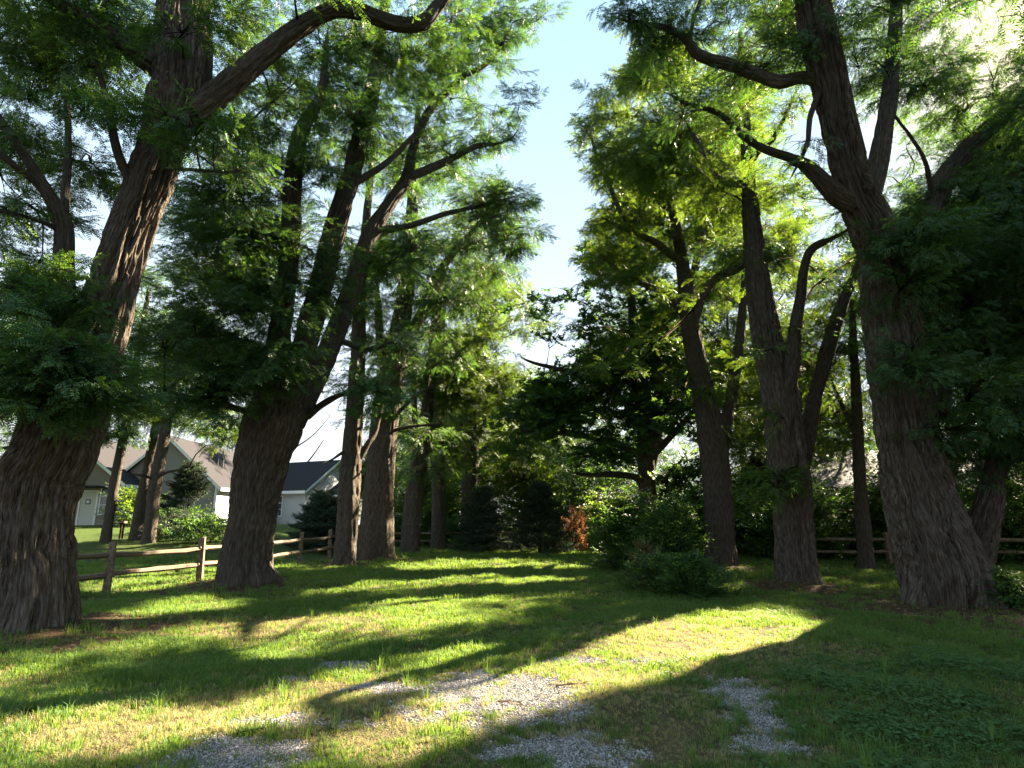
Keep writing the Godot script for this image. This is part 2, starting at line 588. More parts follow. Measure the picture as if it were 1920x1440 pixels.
# ------------------------------------------------------------------ crowns
# clumps: [[centre, radius]]; stems: [[point, radius]] that the clumps grow from
func crown(t: Node3D, clumps: Array, stems: Array, spray: Mesh, size: float, density: float, called := "crown", sparse := false) -> void:
	var o := t.position
	var twigs := Shape.new()
	var places := []
	var nodes := []
	for s in stems:
		nodes.append(s[0])
	var order := []
	for c in clumps:
		var near := 1e9
		for p in nodes:
			near = minf(near, p.distance_squared_to(c[0]))
		order.append([near, c])
	order.sort_custom(func(a, b): return a[0] < b[0])
	for e in order:
		var c: Vector3 = e[1][0]
		var r: float = e[1][1]
		var shut := 0
		for k in 6:
			var probe := c + Vector3(rng.randfn(), rng.randfn() * 0.6, rng.randfn()) * r * 0.5
			if sun_gap(probe) or open_air(probe):
				shut += 1
		if shut > 3:
			continue
		var best := c
		var cost := 1e9
		for p in nodes:
			var q: float = p.distance_to(c) + maxf(0.0, p.y - c.y) * 0.5
			if q < cost:
				cost = q
				best = p
		var span := best.distance_to(c)
		if span > 3.4:
			continue
		var base := best.lerp(c, 0.72 if span > r else 0.3)
		if span > 0.15:
			var bow := Vector3(rng.randf_range(-0.12, 0.12), rng.randf_range(0.0, 0.18), rng.randf_range(-0.12, 0.12)) * span
			var p1 := best.lerp(base, 0.33) + bow * 0.8
			var p2 := best.lerp(base, 0.68) + bow
			var w := clampf(0.010 + 0.011 * span, 0.012, 0.07)
			twigs.tube([best - o, p1 - o, p2 - o, base - o], [w, w * 0.8, w * 0.6, w * 0.42], 5)
			nodes.append(p1); nodes.append(p2); nodes.append(base)
		var shoots := int(4 + r * 4)
		var per := maxi(2, int(density * 42.0 * r * r / (size * size) / shoots))
		for b in shoots:
			var dir := Vector3(rng.randfn(), rng.randfn() * 0.62 + 0.12, rng.randfn()).normalized()
			var tip := c + dir * r * Vector3(1.0, 0.62, 1.0) * rng.randf_range(0.75, 1.1)
			var mid := base.lerp(tip, 0.5) + Vector3(0, 0.10 * r, 0)
			if sun_gap(tip) or open_air(tip):
				continue
			twigs.tube([base - o, mid - o, tip - o], [0.011, 0.008, 0.004], 4)
			for k in per:
				var f := pow(rng.randf(), 0.75)
				var p: Vector3 = base.lerp(mid, f * 2.0) if f < 0.5 else mid.lerp(tip, f * 2.0 - 1.0)
				p += Vector3(rng.randfn(), rng.randfn() * 0.6, rng.randfn()) * r * 0.24
				if open_air(p):
					continue
				if sun_gap(p):
					continue
				var out := (p - c + dir * r * 0.6 + Vector3(rng.randfn(), rng.randfn() * 0.5, rng.randfn()) * r * 0.7)
				out.y = out.y * 0.55 - 0.12 * r
				var end := p + out.normalized() * 0.48 * size
				if sun_gap(end) or open_air(end):
					continue
				var bas := Basis.looking_at(-out.normalized() + Vector3(0, 1e-3, 0), Vector3.UP)
				bas = bas.rotated(out.normalized(), rng.randf_range(-0.9, 0.9))
				places.append(Transform3D(bas.scaled(Vector3.ONE * size * rng.randf_range(0.75, 1.25)), p - o))
	if not places.is_empty():
		var cr := scatter(called, spray, places, t)
		cr.set_meta("kind", "stuff")
		if not twigs.v.is_empty():
			part("twigs", twigs.mesh(M.twig), t).set_meta("kind", "stuff")


func region_clumps(regions: Array, depth: float) -> Array:
	# [px, py, rx, ry, count, smallest, largest, depth offset, depth spread]
	var out := []
	for g in regions:
		var made := 0
		var tries := 0
		while made < g[4] and tries < g[4] * 4:
			tries += 1
			var an := rng.randf() * TAU
			var q := sqrt(rng.randf())
			var px: float = g[0] + cos(an) * q * g[2]
			var py: float = g[1] + sin(an) * q * g[3]
			var p := at(px, py, maxf(3.5, depth + g[7] + rng.randf_range(-1.0, 1.0) * g[8]))
			if open_air(p):
				continue
			if sun_gap(p) and rng.randf() < 0.9:
				made += 1
				continue
			if p.y < height(p.x, p.z) + 1.6:
				continue
			out.append([p, rng.randf_range(g[5], g[6])])
			made += 1
	return out


# boughs on a tree's sunward ways: clumps that stand between the sun and the parts of the lawn that lie in shade
func shade_clumps(axis: Vector3, reach: float, low: float, high: float, count: int) -> Array:
	var out := []
	var tries := 0
	while out.size() < count and tries < count * 60:
		tries += 1
		var g := ground(rng.randf_range(-150.0, 1750.0), 1046.0 + 400.0 * pow(rng.randf(), 1.5))
		if not shade_areas.is_empty() and rng.randf() < 0.35:
			var a: Array = shade_areas[rng.randi() % shade_areas.size()]
			g = at(rng.randf_range(a[0], a[2]), rng.randf_range(a[1], a[3]), a[4])
		var lit := false
		for poly in lit_patches:
			if inside(poly, seen_at(g)):
				lit = true
		if lit:
			continue
		var flat := Vector2(axis.x - g.x, axis.z - g.z)
		var t := flat.dot(Vector2(SUN_DIR.x, SUN_DIR.z)) / Vector2(SUN_DIR.x, SUN_DIR.z).length_squared() + rng.randf_range(-0.8, 0.8) * reach
		var p := g + SUN_DIR * t
		if t < 4.0 or Vector2(p.x - axis.x, p.z - axis.z).length() > reach or p.y < low or p.y > high or p.z > axis.z - 0.4 or open_air(p) or sun_gap(p):
			continue
		var size := rng.randf_range(0.65, 1.25)
		if crosses_limb(p, size):
			continue
		out.append([p, size])
	return out


# a tree whose stem and limbs were followed in the photograph, at its own distance
func traced_tree(called: String, label: String, group: String, depth: float, trunk: Array, limbs: Array, regions: Array, opt := {}) -> Node3D:
	rng.seed = hash(label)
	var tr := traced(trunk, depth)
	var pts: Array = tr[0]
	var radii: Array = tr[1]
	var foot := height(pts[0].x, pts[0].z)
	pts[0].y = foot - 0.05
	pts.push_front(pts[0] - Vector3(0, 0.5, 0))
	radii.push_front(radii[0])
	var base := Vector3(pts[1].x, foot, pts[1].z)
	var t := thing(called, base, label, "tree", group)
	var res: float = clampf(0.0024 * depth, 0.02, 0.09)
	var sd := float(hash(label) % 977) * 0.37
	var rough: float = opt.get("rough", 0.055)
	part("trunk", bark_tube(pts, radii, base, res, rough, sd, opt.get("flare", 0.22), foot), t)
	var stems := []
	var top: float = opt.get("leaf_from", 3.0)
	for k in range(2, pts.size()):
		for j in 4:
			var p: Vector3 = pts[k - 1].lerp(pts[k], j / 4.0)
			if p.y > foot + top:
				stems.append([p, radii[k]])
	var number := 0
	var tips := []
	for l in limbs:
		number += 1
		var lt := traced(l, depth)
		var last: Vector3 = lt[0][-1]
		var way: Vector3 = (last - lt[0][-2]).normalized()
		lt[0].append(last + way * (0.3 + lt[1][-1] * 5.0) + Vector3(0, 0.1, 0))
		lt[1].append(0.006)
		part("limb", bark_tube(lt[0], lt[1], base, res, rough * 0.8, sd + number * 7.3), t)
		for k in range(1, lt[0].size()):
			for j in 3:
				stems.append([lt[0][k - 1].lerp(lt[0][k], (j + 1) / 3.0), lt[1][k]])
		if not opt.get("bare", []).has(number):
			tips.append([last + way * 0.15, 0.5])
			tips.append([(lt[0][-3] as Vector3).lerp(last, 0.6) + Vector3(0, 0.2, 0.1), 0.45])
	if stems.is_empty():
		stems.append([pts[-1], radii[-1]])
	var clumps := region_clumps(regions, depth)
	clumps.append_array(tips)
	if opt.has("shade"):
		clumps.append_array(shade_clumps(base, 5.0, 5.5, 19.0, opt.shade))
	crown(t, clumps, stems, opt.get("spray", SP.locust[number % 3]), opt.get("size", 1.0), opt.get("density", 1.0))
	return t


# a background tree from a few measures
func grown_tree(called: String, label: String, group: String, where: Vector3, tall: float, wide: float, crown_from: float, girth: float, opt := {}) -> Node3D:
	rng.seed = hash(label)
	var base := Vector3(where.x, height(where.x, where.z), where.z)
	var t := thing(called, base, label, "tree", group)
	var dist := base.distance_to(EYE)
	var res := clampf(0.003 * dist, 0.03, 0.16)
	var sd := float(hash(label) % 977) * 0.37
	var lean: Vector3 = opt.get("lean", Vector3(rng.randf_range(-0.06, 0.06), 0, rng.randf_range(-0.06, 0.06)))
	var pts := []
	var radii := []
	for k in 7:
		var f := k / 6.0
		pts.append(base + Vector3(0, -0.3 + f * tall * 0.86, 0) + lean * tall * f + Vector3(rng.randf_range(-0.2, 0.2), 0, rng.randf_range(-0.2, 0.2)) * f)
		radii.append(girth * (1.0 - 0.82 * f))
	part("trunk", bark_tube(pts, radii, base, res, 0.04, sd, 0.2, base.y, M.bark_far), t)
	var stems := []
	for k in range(1, 7):
		if pts[k].y > base.y + crown_from * 0.8:
			stems.append([pts[k], radii[k]])
			stems.append([pts[k].lerp(pts[k - 1], 0.5), radii[k]])
	var n_limbs: int = opt.get("limbs", 6)
	for k in n_limbs:
		var f := rng.randf_range(maxf(0.12, crown_from / tall), 0.75)
		var a := pts[0].lerp(pts[6], f) as Vector3
		var ki := clampi(int(f * 6.0), 0, 5)
		a = pts[ki].lerp(pts[ki + 1], f * 6.0 - ki)
		var an := k * 2.4 + rng.randf()
		var o := Vector3(cos(an), 0.55, sin(an))
		var reach := wide * rng.randf_range(0.55, 0.9)
		var lp := [a, a + o * reach * 0.35, a + o * reach * 0.7 + Vector3(0, 0.1 * reach, 0), a + o * reach + Vector3(0, 0.35 * reach, 0)]
		var lr: float = lerpf(radii[ki], radii[ki + 1], 0.5) * 0.55
		part("limb", bark_tube(lp, [lr, lr * 0.8, lr * 0.55, lr * 0.25], base, res, 0.02, sd + k * 3.1, 0.0, 0.0, M.bark_far), t)
		for q in range(1, 4):
			stems.append([lp[q], lr])
	var clumps := []
	var count: int = opt.get("clumps", 40)
	var c := base + Vector3(0, (tall + crown_from) * 0.5, 0) + lean * tall * 0.6
	var half := (tall - crown_from) * 0.5
	var tries := 0
	while clumps.size() < count and tries < count * 3:
		tries += 1
		var d := Vector3(rng.randfn(), rng.randfn(), rng.randfn()).normalized() * pow(rng.randf(), 0.42)
		var taper := 1.0 - 0.45 * maxf(d.y, 0.0)
		var p := c + Vector3(d.x * wide * taper, d.y * half, d.z * wide * taper)
		if open_air(p) or (sun_gap(p) and rng.randf() < 0.75):
			continue
		clumps.append([p, rng.randf_range(0.7, 1.25) * opt.get("clump", 1.0)])
	if opt.has("shade"):
		clumps.append_array(shade_clumps(base, wide, crown_from, tall, opt.shade))
	crown(t, clumps, stems, opt.get("spray", SP.locust[1]), opt.get("size", 1.5), opt.get("density", 0.9))
	return t


# a shrub: stems from the ground and leafy shoots
func shrub(called: String, label: String, group: String, where: Vector3, tall: float, wide: float, spray: Mesh, size: float, count: int, opt := {}) -> Node3D:
	rng.seed = hash(label)
	var base := Vector3(where.x, height(where.x, where.z), where.z)
	var t := thing(called, base, label, opt.get("category", "shrub"), group)
	var stems := Shape.new()
	var places := []
	var cone: bool = opt.get("cone", false)
	var tips := []
	for k in int(opt.get("stems", 9)):
		var an := k * 2.4 + rng.randf()
		var reach := wide * rng.randf_range(0.2, 0.75)
		var tip := Vector3(cos(an) * reach, tall * rng.randf_range(0.6, 0.95), sin(an) * reach)
		if cone:
			tip = Vector3(cos(an) * 0.08, tall * (0.5 + 0.5 * k / 9.0), sin(an) * 0.08)
		stems.tube([Vector3(cos(an) * 0.06, -0.05, sin(an) * 0.06), tip * 0.5 + Vector3(cos(an), 0, sin(an)) * 0.05, tip], [0.025, 0.016, 0.005], 5)
		tips.append(tip)
	part("stems", stems.mesh(M.twig), t).set_meta("kind", "stuff")
	for k in count:
		var an := rng.randf() * TAU
		var f := rng.randf()
		var y := tall * (0.04 + 0.94 * f)
		var env := 0.0
		if cone:
			env = wide * pow(1.0 - f, 0.75) * (0.85 + 0.25 * sin(f * 38.0)) + 0.06
		else:
			env = wide * sqrt(maxf(0.0, 1.0 - pow(absf(f - 0.42) / 0.62, 2.2)))
			env *= 1.0 + 1.1 * noise_c.get_noise_3d(cos(an) * 2.6 + base.x * 9.0, f * 4.5, sin(an) * 2.6)
		var rr := env * pow(rng.randf(), 0.38)
		var p := Vector3(cos(an) * rr, y, sin(an) * rr)
		if not cone:
			p.y += tall * 0.3 * noise_c.get_noise_2d(p.x * 3.4 + base.z, p.z * 3.4) * f
		var out := Vector3(cos(an), opt.get("rise", 0.35) + rng.randfn() * 0.25, sin(an)) + Vector3(rng.randfn(), 0, rng.randfn()) * 0.35
		var bas := Basis.looking_at(-out.normalized(), Vector3.UP).rotated(out.normalized(), rng.randf_range(-0.6, 0.6))
		var q := Transform3D(bas.scaled(Vector3.ONE * size * rng.randf_range(0.7, 1.25)), p - out.normalized() * size * 0.16)
		q.origin.y = maxf(q.origin.y, 0.03)
		if sun_gap(q.origin + base) and q.origin.y > 1.0 and rng.randf() < 0.9:
			continue
		places.append(q)
	scatter("foliage", spray, places, t).set_meta("kind", "stuff")
	return t


# ------------------------------------------------------------------ ground
func spot(px: float, py: float, rx: float, ry: float, k := 1.0) -> Array:
	var c := ground(px, py)
	var wx := (ground(px + rx, py) - ground(px - rx, py)).length() * 0.5
	var wz := (ground(px, py - ry) - ground(px, py + ry)).length() * 0.5
	return [c.x, c.z, wx, wz, k]


func mask(spots: Array, x: float, z: float, ragged: float) -> float:
	var m := 0.0
	for s in spots:
		var dx: float = (x - s[0]) / s[2]
		var dz: float = (z - s[1]) / s[3]
		var q := dx * dx + dz * dz
		if q < 4.0:
			m = maxf(m, s[4] * (1.25 - sqrt(q)))
	if m <= 0.0:
		return 0.0
	m += ragged * noise_b.get_noise_2d(x * 2.6, z * 2.6) + ragged * 0.6 * noise_a.get_noise_2d(x * 7.0, z * 7.0)
	return clampf(m * 1.5, 0.0, 1.0)


func soil_at(x: float, z: float) -> float:
	var m := 0.0
	for s in soil_spots:
		var q: float = Vector2(x - s[0], z - s[1]).length() / (s[2] * 1.5)
		if q < 1.4:
			m = maxf(m, 1.0 - smoothstep(0.55, 1.25, q + 0.5 * noise_b.get_noise_2d(x * 1.9, z * 1.9)))
	return m


func build_ground() -> void:
	var zs := [8.0]
	var d := -8.0
	while d < 420.0:
		var st := 1.2 if d < 1.5 else (0.3 if d < 2.6 else 0.065 * maxf(1.0, pow(maxf(d, 1.0) / 8.5, 1.7)))
		d += minf(st, 25.0)
		zs.append(-d)
	var xs := [0.0]
	var x := 0.0
	while x < 320.0:
		x += minf(0.075 * maxf(1.0, pow(x / 5.5, 1.9)), 25.0)
		xs.append(x)
		xs.push_front(-x)
	var s := Shape.new()
	var w := xs.size()
	for z in zs:
		for xx in xs:
			var dd: float = -z
			s.v.append(Vector3(xx, height(xx, z), z))
			var g := 0.0
			var so := 0.0
			if dd > 1.0 and dd < 40.0 and absf(xx) < 30.0:
				g = mask(gravel_spots, xx, z, 0.8) if dd < 12.0 else 0.0
				so = soil_at(xx, z)
			var n1 := noise_b.get_noise_2d(xx * 0.55, z * 0.55)
			var n2 := noise_a.get_noise_2d(xx * 3.0, z * 3.0)
			var grass := Vector3(0.060, 0.072, 0.026).lerp(Vector3(0.10, 0.085, 0.042), clampf(0.35 + n1 * 1.1 + n2 * 0.5, 0.0, 1.0))
			if dd > 16.0:
				grass = grass.lerp(Vector3(0.066, 0.100, 0.026), smoothstep(16.0, 30.0, dd))
			var wn := mask(spare_spots, xx, z, 0.7) if dd > 2.0 and dd < 12.0 else 0.0
			grass = grass.lerp(Vector3(0.15, 0.125, 0.066) * (0.9 + 0.4 * n2), wn * 0.8)
			var col := grass.lerp(Vector3(0.135, 0.085, 0.055) * (0.85 + 0.4 * n2), so * 0.85)
			col = col.lerp(Vector3(0.235, 0.22, 0.212) * (0.85 + 0.5 * n2), g)
			s.c.append(Color(col.x, col.y, col.z))
	var h := zs.size()
	for j in h:
		for k in w:
			var a := s.v[j * w + mini(k + 1, w - 1)] - s.v[j * w + maxi(k - 1, 0)]
			var b := s.v[mini(j + 1, h - 1) * w + k] - s.v[maxi(j - 1, 0) * w + k]
			s.n.append(a.cross(b).normalized())
	for j in h - 1:
		for k in w - 1:
			var p := j * w + k
			s.i.append(p); s.i.append(p + w); s.i.append(p + 1)
			s.i.append(p + 1); s.i.append(p + w); s.i.append(p + w + 1)
	var o := part("ground", s.mesh(M.earth), self)
	tag(o, "lawn and worn gravel track under the avenue of trees", "", "", "structure")
	print("ground ", s.v.size())


func build_grass() -> void:
	rng.seed = 77
	var lawn := Node3D.new()
	lawn.name = "lawn_grass"
	add_child(lawn)
	tag(lawn, "mown green grass covering the lawn between the tree rows", "grass", "", "stuff")
	var clov := []
	var kinds := [[], [], []]
	var dry := []
	var tall_ := []
	# bands: nearest, farthest, tufts per square metre, size
	for band in [[2.7, 5.0, 1150.0, 0.78], [5.0, 8.0, 760.0, 0.92], [8.0, 13.0, 380.0, 1.1], [13.0, 21.0, 120.0, 1.45], [21.0, 36.0, 36.0, 2.1]]:
		var half0: float = 0.98 * band[1] + 0.6
		var area: float = 2.0 * half0 * (band[1] - band[0])
		var count := int(area * band[2])
		for k in count:
			var z: float = -rng.randf_range(band[0], band[1])
			var x := rng.randf_range(-half0, half0)
			if absf(x) > 0.93 * -z + 0.5:
				continue
			if x < -7.0 and -z > 24.0:
				continue
			var keep := 1.0
			if -z < 12.0:
				keep -= 0.93 * pow(mask(gravel_spots, x, z, 0.8), 1.3)
			keep *= 1.0 - 0.93 * soil_at(x, z)
			var patch := noise_b.get_noise_2d(x * 1.1 + 40.0, z * 1.1)
			var worn := mask(spare_spots, x, z, 0.7) if -z < 12.0 else 0.0
			keep *= 1.0 - 0.22 * worn
			keep *= 0.82 + 0.5 * patch
			if rng.randf() > keep:
				continue
			var sc: float = band[3] * rng.randf_range(0.7, 1.25) * (1.0 + 0.5 * patch) * (1.0 - 0.25 * worn)
			var long := smoothstep(-1.0, -4.0, x) * smoothstep(10.0, 6.0, -z)
			sc *= 1.0 + 0.45 * long
			var tf := Transform3D(Basis(Vector3.UP, rng.randf() * TAU).scaled(Vector3(sc, sc * rng.randf_range(0.75, 1.15), sc)), Vector3(x, height(x, z), z))
			var lush := smoothstep(1.0, 3.5, x) * smoothstep(8.8, 6.5, -z)
			if rng.randf() < worn * 0.75 + maxf(0.0, -patch) * 0.45:
				dry.append(tf)
			elif rng.randf() < lush * 0.5 * (1.0 if patch > -0.1 else 0.4):
				clov.append(tf)
			else:
				kinds[rng.randi() % 3].append(tf)
			if -z < 11.0 and rng.randf() < 0.006 + 0.03 * long * maxf(patch, 0.0):
				tall_.append(Transform3D(Basis(Vector3.UP, rng.randf() * TAU).scaled(Vector3.ONE * rng.randf_range(0.5, 1.0)), Vector3(x, height(x, z), z)))
	for k in 3:
		scatter("grass_blades", SP.tuft[k], kinds[k], lawn)
	scatter("dry_blades", SP.dry, dry, lawn)
	scatter("clover_leaves", SP.clover, clov, lawn)
	scatter("long_blades", SP.tall, tall_, lawn)
	print("grass ", kinds[0].size() * 3, " clover ", clov.size(), " tall ", tall_.size())
	# the long tufts one can pick out at the edge of the gravel
	var n := 0
	for e in [[912, 1262, 1.15, "long grass tuft standing at the upper edge of the pale gravel patch"], [722, 1240, 1.1, "long grass tuft left of the gravel, by the shaded grey strip"], [655, 1262, 0.7, "small upright grass sprig beside the shaded grey gravel strip"], [705, 1352, 0.8, "pale grass tuft on the dark gravel rut below the lawn's middle"]]:
		var p := ground(e[0], e[1])
		var o := part(numbered("grass_tuft"), SP.tall, self)
		o.position = p
		o.scale = Vector3.ONE * e[2]
		o.rotation.y = n * 1.3
		n += 1
		tag(o, e[3], "grass tuft", "long tufts by the gravel")


func build_gravel() -> void:
	rng.seed = 99
	var places := []
	var tint := []
	for k in 620000:
		var d := rng.randf_range(3.0, 11.0)
		var x := rng.randf_range(-0.9, 0.9) * (d + 0.5)
		var g := mask(gravel_spots, x, -d, 0.8)
		if rng.randf() > g * 0.9 * minf(1.0, d / 9.0 + 0.25):
			continue
		var sc := rng.randf_range(0.3, 0.85)
		if rng.randf() < 0.02:
			sc *= 2.4
		var b := Basis.from_euler(Vector3(rng.randf() * TAU, rng.randf() * TAU, rng.randf() * TAU)).scaled(Vector3(1, 0.75, 1) * sc)
		places.append(Transform3D(b, Vector3(x, height(x, -d) + 0.003, -d)))
		var v := rng.randf_range(0.15, 0.36)
		tint.append(Color(v * 1.0, v * 0.97, v * 1.0).lerp(Color(v * 1.1, v * 0.92, v * 0.78), rng.randf() * 0.7))
	var r := RandomNumberGenerator.new()
	r.seed = 5
	var s := Shape.new()
	var ring := []
	for k in 5:
		var an := TAU * k / 5.0 + r.randf_range(-0.3, 0.3)
		ring.append(Vector3(cos(an), r.randf_range(-0.25, 0.25), sin(an)) * 0.0115 * r.randf_range(0.75, 1.2))
	var top := Vector3(0.002, 0.008, 0)
	var bot := Vector3(-0.002, -0.007, 0.002)
	for k in 5:
		s.tri(ring[k], top, ring[(k + 1) % 5])
		s.tri(ring[(k + 1) % 5], bot, ring[k])
	var o := scatter("gravel", s.mesh(M.stone), places, self, tint)
	tag(o, "loose grey crushed stone on the worn wheel tracks", "gravel", "", "stuff")
	print("gravel ", places.size())
	# litter of bark and dry leaves under the trees
	var chips := []
	var ct := []
	for sp in soil_spots:
		for k in 700:
			var an := rng.randf() * TAU
			var rr: float = sp[2] * 1.9 * sqrt(rng.randf())
			var x: float = sp[0] + cos(an) * rr
			var z: float = sp[1] + sin(an) * rr
			if rng.randf() > soil_at(x, z) + 0.06:
				continue
			var b := Basis.from_euler(Vector3(rng.randf_range(-0.4, 0.4), rng.randf() * TAU, rng.randf_range(-0.4, 0.4))).scaled(Vector3(rng.randf_range(0.6, 2.2), 0.8, rng.randf_range(0.6, 1.2)))
			chips.append(Transform3D(b, Vector3(x, height(x, z) + 0.006, z)))
			var v := rng.randf_range(0.6, 1.4)
			ct.append(Color(0.17 * v, 0.11 * v, 0.07 * v))
	var cs := Shape.new()
	cs.box(Vector3(-0.02, -0.003, -0.009), Vector3(0.02, 0.004, 0.009))
	var lit := scatter("leaf_litter", cs.mesh(M.stone), chips, self, ct)
	tag(lit, "brown bark scraps and dry leaves round the trunks", "leaf litter", "", "stuff")


# ------------------------------------------------------------------ fences
func rough_rail(a: Vector3, b: Vector3, thick: float) -> ArrayMesh:
	# a split rail: an uneven five-sided bar with thinned ends
	var s := Shape.new()
	var pts := []
	var radii := []
	for k in 9:
		var f := k / 8.0
		pts.append(a.lerp(b, f) + Vector3(0, -0.02 * sin(f * PI) + rng.randf_range(-0.012, 0.012), rng.randf_range(-0.01, 0.01)))
		radii.append(thick * rng.randf_range(0.85, 1.12) * (0.72 if k == 0 or k == 8 else 1.0))
	s.tube(pts, radii, 6)
	var flat := Shape.new()
	for k in range(0, s.i.size(), 3):
		flat.tri(s.v[s.i[k]], s.v[s.i[k + 1]], s.v[s.i[k + 2]])
	# closed ends
	for e in [0, 8]:
		for q in 4:
			flat.tri(s.v[e * 6], s.v[e * 6 + q + 1], s.v[e * 6 + q + 2])
	return flat.mesh(M.rail)


func fence(label: String, posts: Array, tall: float, levels: Array, overshoot := 0.14) -> void:
	rng.seed = hash(label)
	var p0: Vector2 = posts[0]
	var base := Vector3(p0.x, height(p0.x, p0.y), p0.y)
	var t := thing("split_rail_fence", base, label, "fence", "split rail fences")
	for k in posts.size():
		var p := Vector3(posts[k].x, height(posts[k].x, posts[k].y), posts[k].y)
		var s := Shape.new()
		var w := 0.075
		var h := tall * rng.randf_range(0.97, 1.04)
		var lo := []
		var hi := []
		for c in [Vector2(-1, -1), Vector2(1, -1), Vector2(1, 1), Vector2(-1, 1)]:
			lo.append(Vector3(c.x * w * rng.randf_range(0.9, 1.1), -0.3, c.y * w * rng.randf_range(0.9, 1.1)))
			hi.append(Vector3(c.x * w * rng.randf_range(0.8, 1.0), h + rng.randf_range(-0.03, 0.03), c.y * w * rng.randf_range(0.8, 1.0)))
		for q in 4:
			s.quad(lo[q], lo[(q + 1) % 4], hi[(q + 1) % 4], hi[q])
		s.quad(hi[0], hi[1], hi[2], hi[3])
		var o := part("post", s.mesh(M.rail), t)
		o.position = p - base
		o.rotation = Vector3(rng.randf_range(-0.03, 0.03), rng.randf() * 0.5, rng.randf_range(-0.03, 0.03))
		if k == posts.size() - 1:
			continue
		var q2 := Vector3(posts[k + 1].x, height(posts[k + 1].x, posts[k + 1].y), posts[k + 1].y)
		var along := (q2 - p).normalized() * overshoot
		for l in levels:
			part("rail", rough_rail(p - base + Vector3(0, l + rng.randf_range(-0.03, 0.03), 0) - along, q2 - base + Vector3(0, l + rng.randf_range(-0.03, 0.03), 0) + along, 0.062), t)


# ------------------------------------------------------------------ houses
func panel(called: String, lo: Vector3, hi: Vector3, m: Material, parent: Node3D) -> MeshInstance3D:
	var s := Shape.new()
	s.box(lo, hi)
	return part(called, s.mesh(m), parent)


func window(parent: Node3D, at_: Vector3, turn: float, w: float, h: float, cols: int, rows: int) -> void:
	# at_: middle of the window on the wall's face; turn: which way the face looks
	var o := panel("window", Vector3(-w / 2, -h / 2, 0.01), Vector3(w / 2, h / 2, 0.03), M.glass, parent)
	o.position = at_
	o.rotation.y = turn
	var f := 0.09
	for e in [[-w / 2 - f, -h / 2 - f, -w / 2, h / 2 + f], [w / 2, -h / 2 - f, w / 2 + f, h / 2 + f], [-w / 2, h / 2, w / 2, h / 2 + f], [-w / 2, -h / 2 - f, w / 2, -h / 2]]:
		panel("frame", Vector3(e[0], e[1], 0.0), Vector3(e[2], e[3], 0.07), M.white, o)
	for k in range(1, cols):
		var x := -w / 2 + w * k / cols
		panel("glazing_bar", Vector3(x - 0.02, -h / 2, 0.03), Vector3(x + 0.02, h / 2, 0.05), M.white, o)
	for k in range(1, rows):
		var y := -h / 2 + h * k / rows
		panel("glazing_bar", Vector3(-w / 2, y - 0.02, 0.03), Vector3(w / 2, y + 0.02, 0.048), M.white, o)


# a block with a gable roof: the gables look along local +-z, x is across; x0..x1, z0 (front, larger) .. z1
func gabled(parent: Node3D, x0: float, x1: float, z0: float, z1: float, eave: float, rise: float, wall: Material, roof: Material, over := 0.35) -> void:
	var s := Shape.new()
	var xm := (x0 + x1) / 2
	var a := [Vector3(x0, -0.6, z0), Vector3(x1, -0.6, z0), Vector3(x1, eave, z0), Vector3(xm, eave + rise, z0), Vector3(x0, eave, z0)]
	var b := []
	for p in a:
		b.append(Vector3(p.x, p.y, z1))
	s.quad(a[0], a[1], a[2], a[4]); s.tri(a[4], a[2], a[3])
	s.quad(b[1], b[0], b[4], b[2]); s.tri(b[2], b[4], b[3])
	s.quad(a[1], b[1], b[2], a[2]); s.quad(b[0], a[0], a[4], b[4])
	part("wall", s.mesh(wall), parent)
	var slope := rise / ((x1 - x0) / 2)
	for sd in [-1.0, 1.0]:
		var xe: float = xm + sd * ((x1 - x0) / 2 + over)
		var ye := eave - slope * over
		var r := Shape.new()
		var th := 0.16
		var p := [Vector3(xm, eave + rise + th, z0 + over), Vector3(xe, ye + th, z0 + over), Vector3(xe, ye + th, z1 - over), Vector3(xm, eave + rise + th, z1 - over)]
		var q := []
		for v in p:
			q.append(v - Vector3(0, 0.12, 0))
		r.quad(p[0], p[1], p[2], p[3]); r.quad(q[3], q[2], q[1], q[0])
		for k in 4:
			r.quad(q[k], q[(k + 1) % 4], p[(k + 1) % 4], p[k])
		var o := part("roof", r.mesh(roof), parent)
		# white boards along the gable and the eave
		var f := Shape.new()
		var fw := 0.24
		var zf := z0 + over + 0.02
		f.quad(Vector3(xm, eave + rise + th - 0.01, zf), Vector3(xe, ye + th - 0.01, zf), Vector3(xe, ye + th - fw, zf), Vector3(xm, eave + rise + th - fw, zf))
		f.quad(Vector3(xm, eave + rise + th - fw, zf), Vector3(xe, ye + th - fw, zf), Vector3(xe, ye + th - fw, zf - 0.05), Vector3(xm, eave + rise + th - fw, zf - 0.05))
		f.box(Vector3(xe - 0.03 + 0.03 * sd, ye + th - fw, z1 - over), Vector3(xe + 0.03 + 0.03 * sd, ye + th - 0.01, zf - 0.06))
		part("fascia", f.mesh(M.white), o)


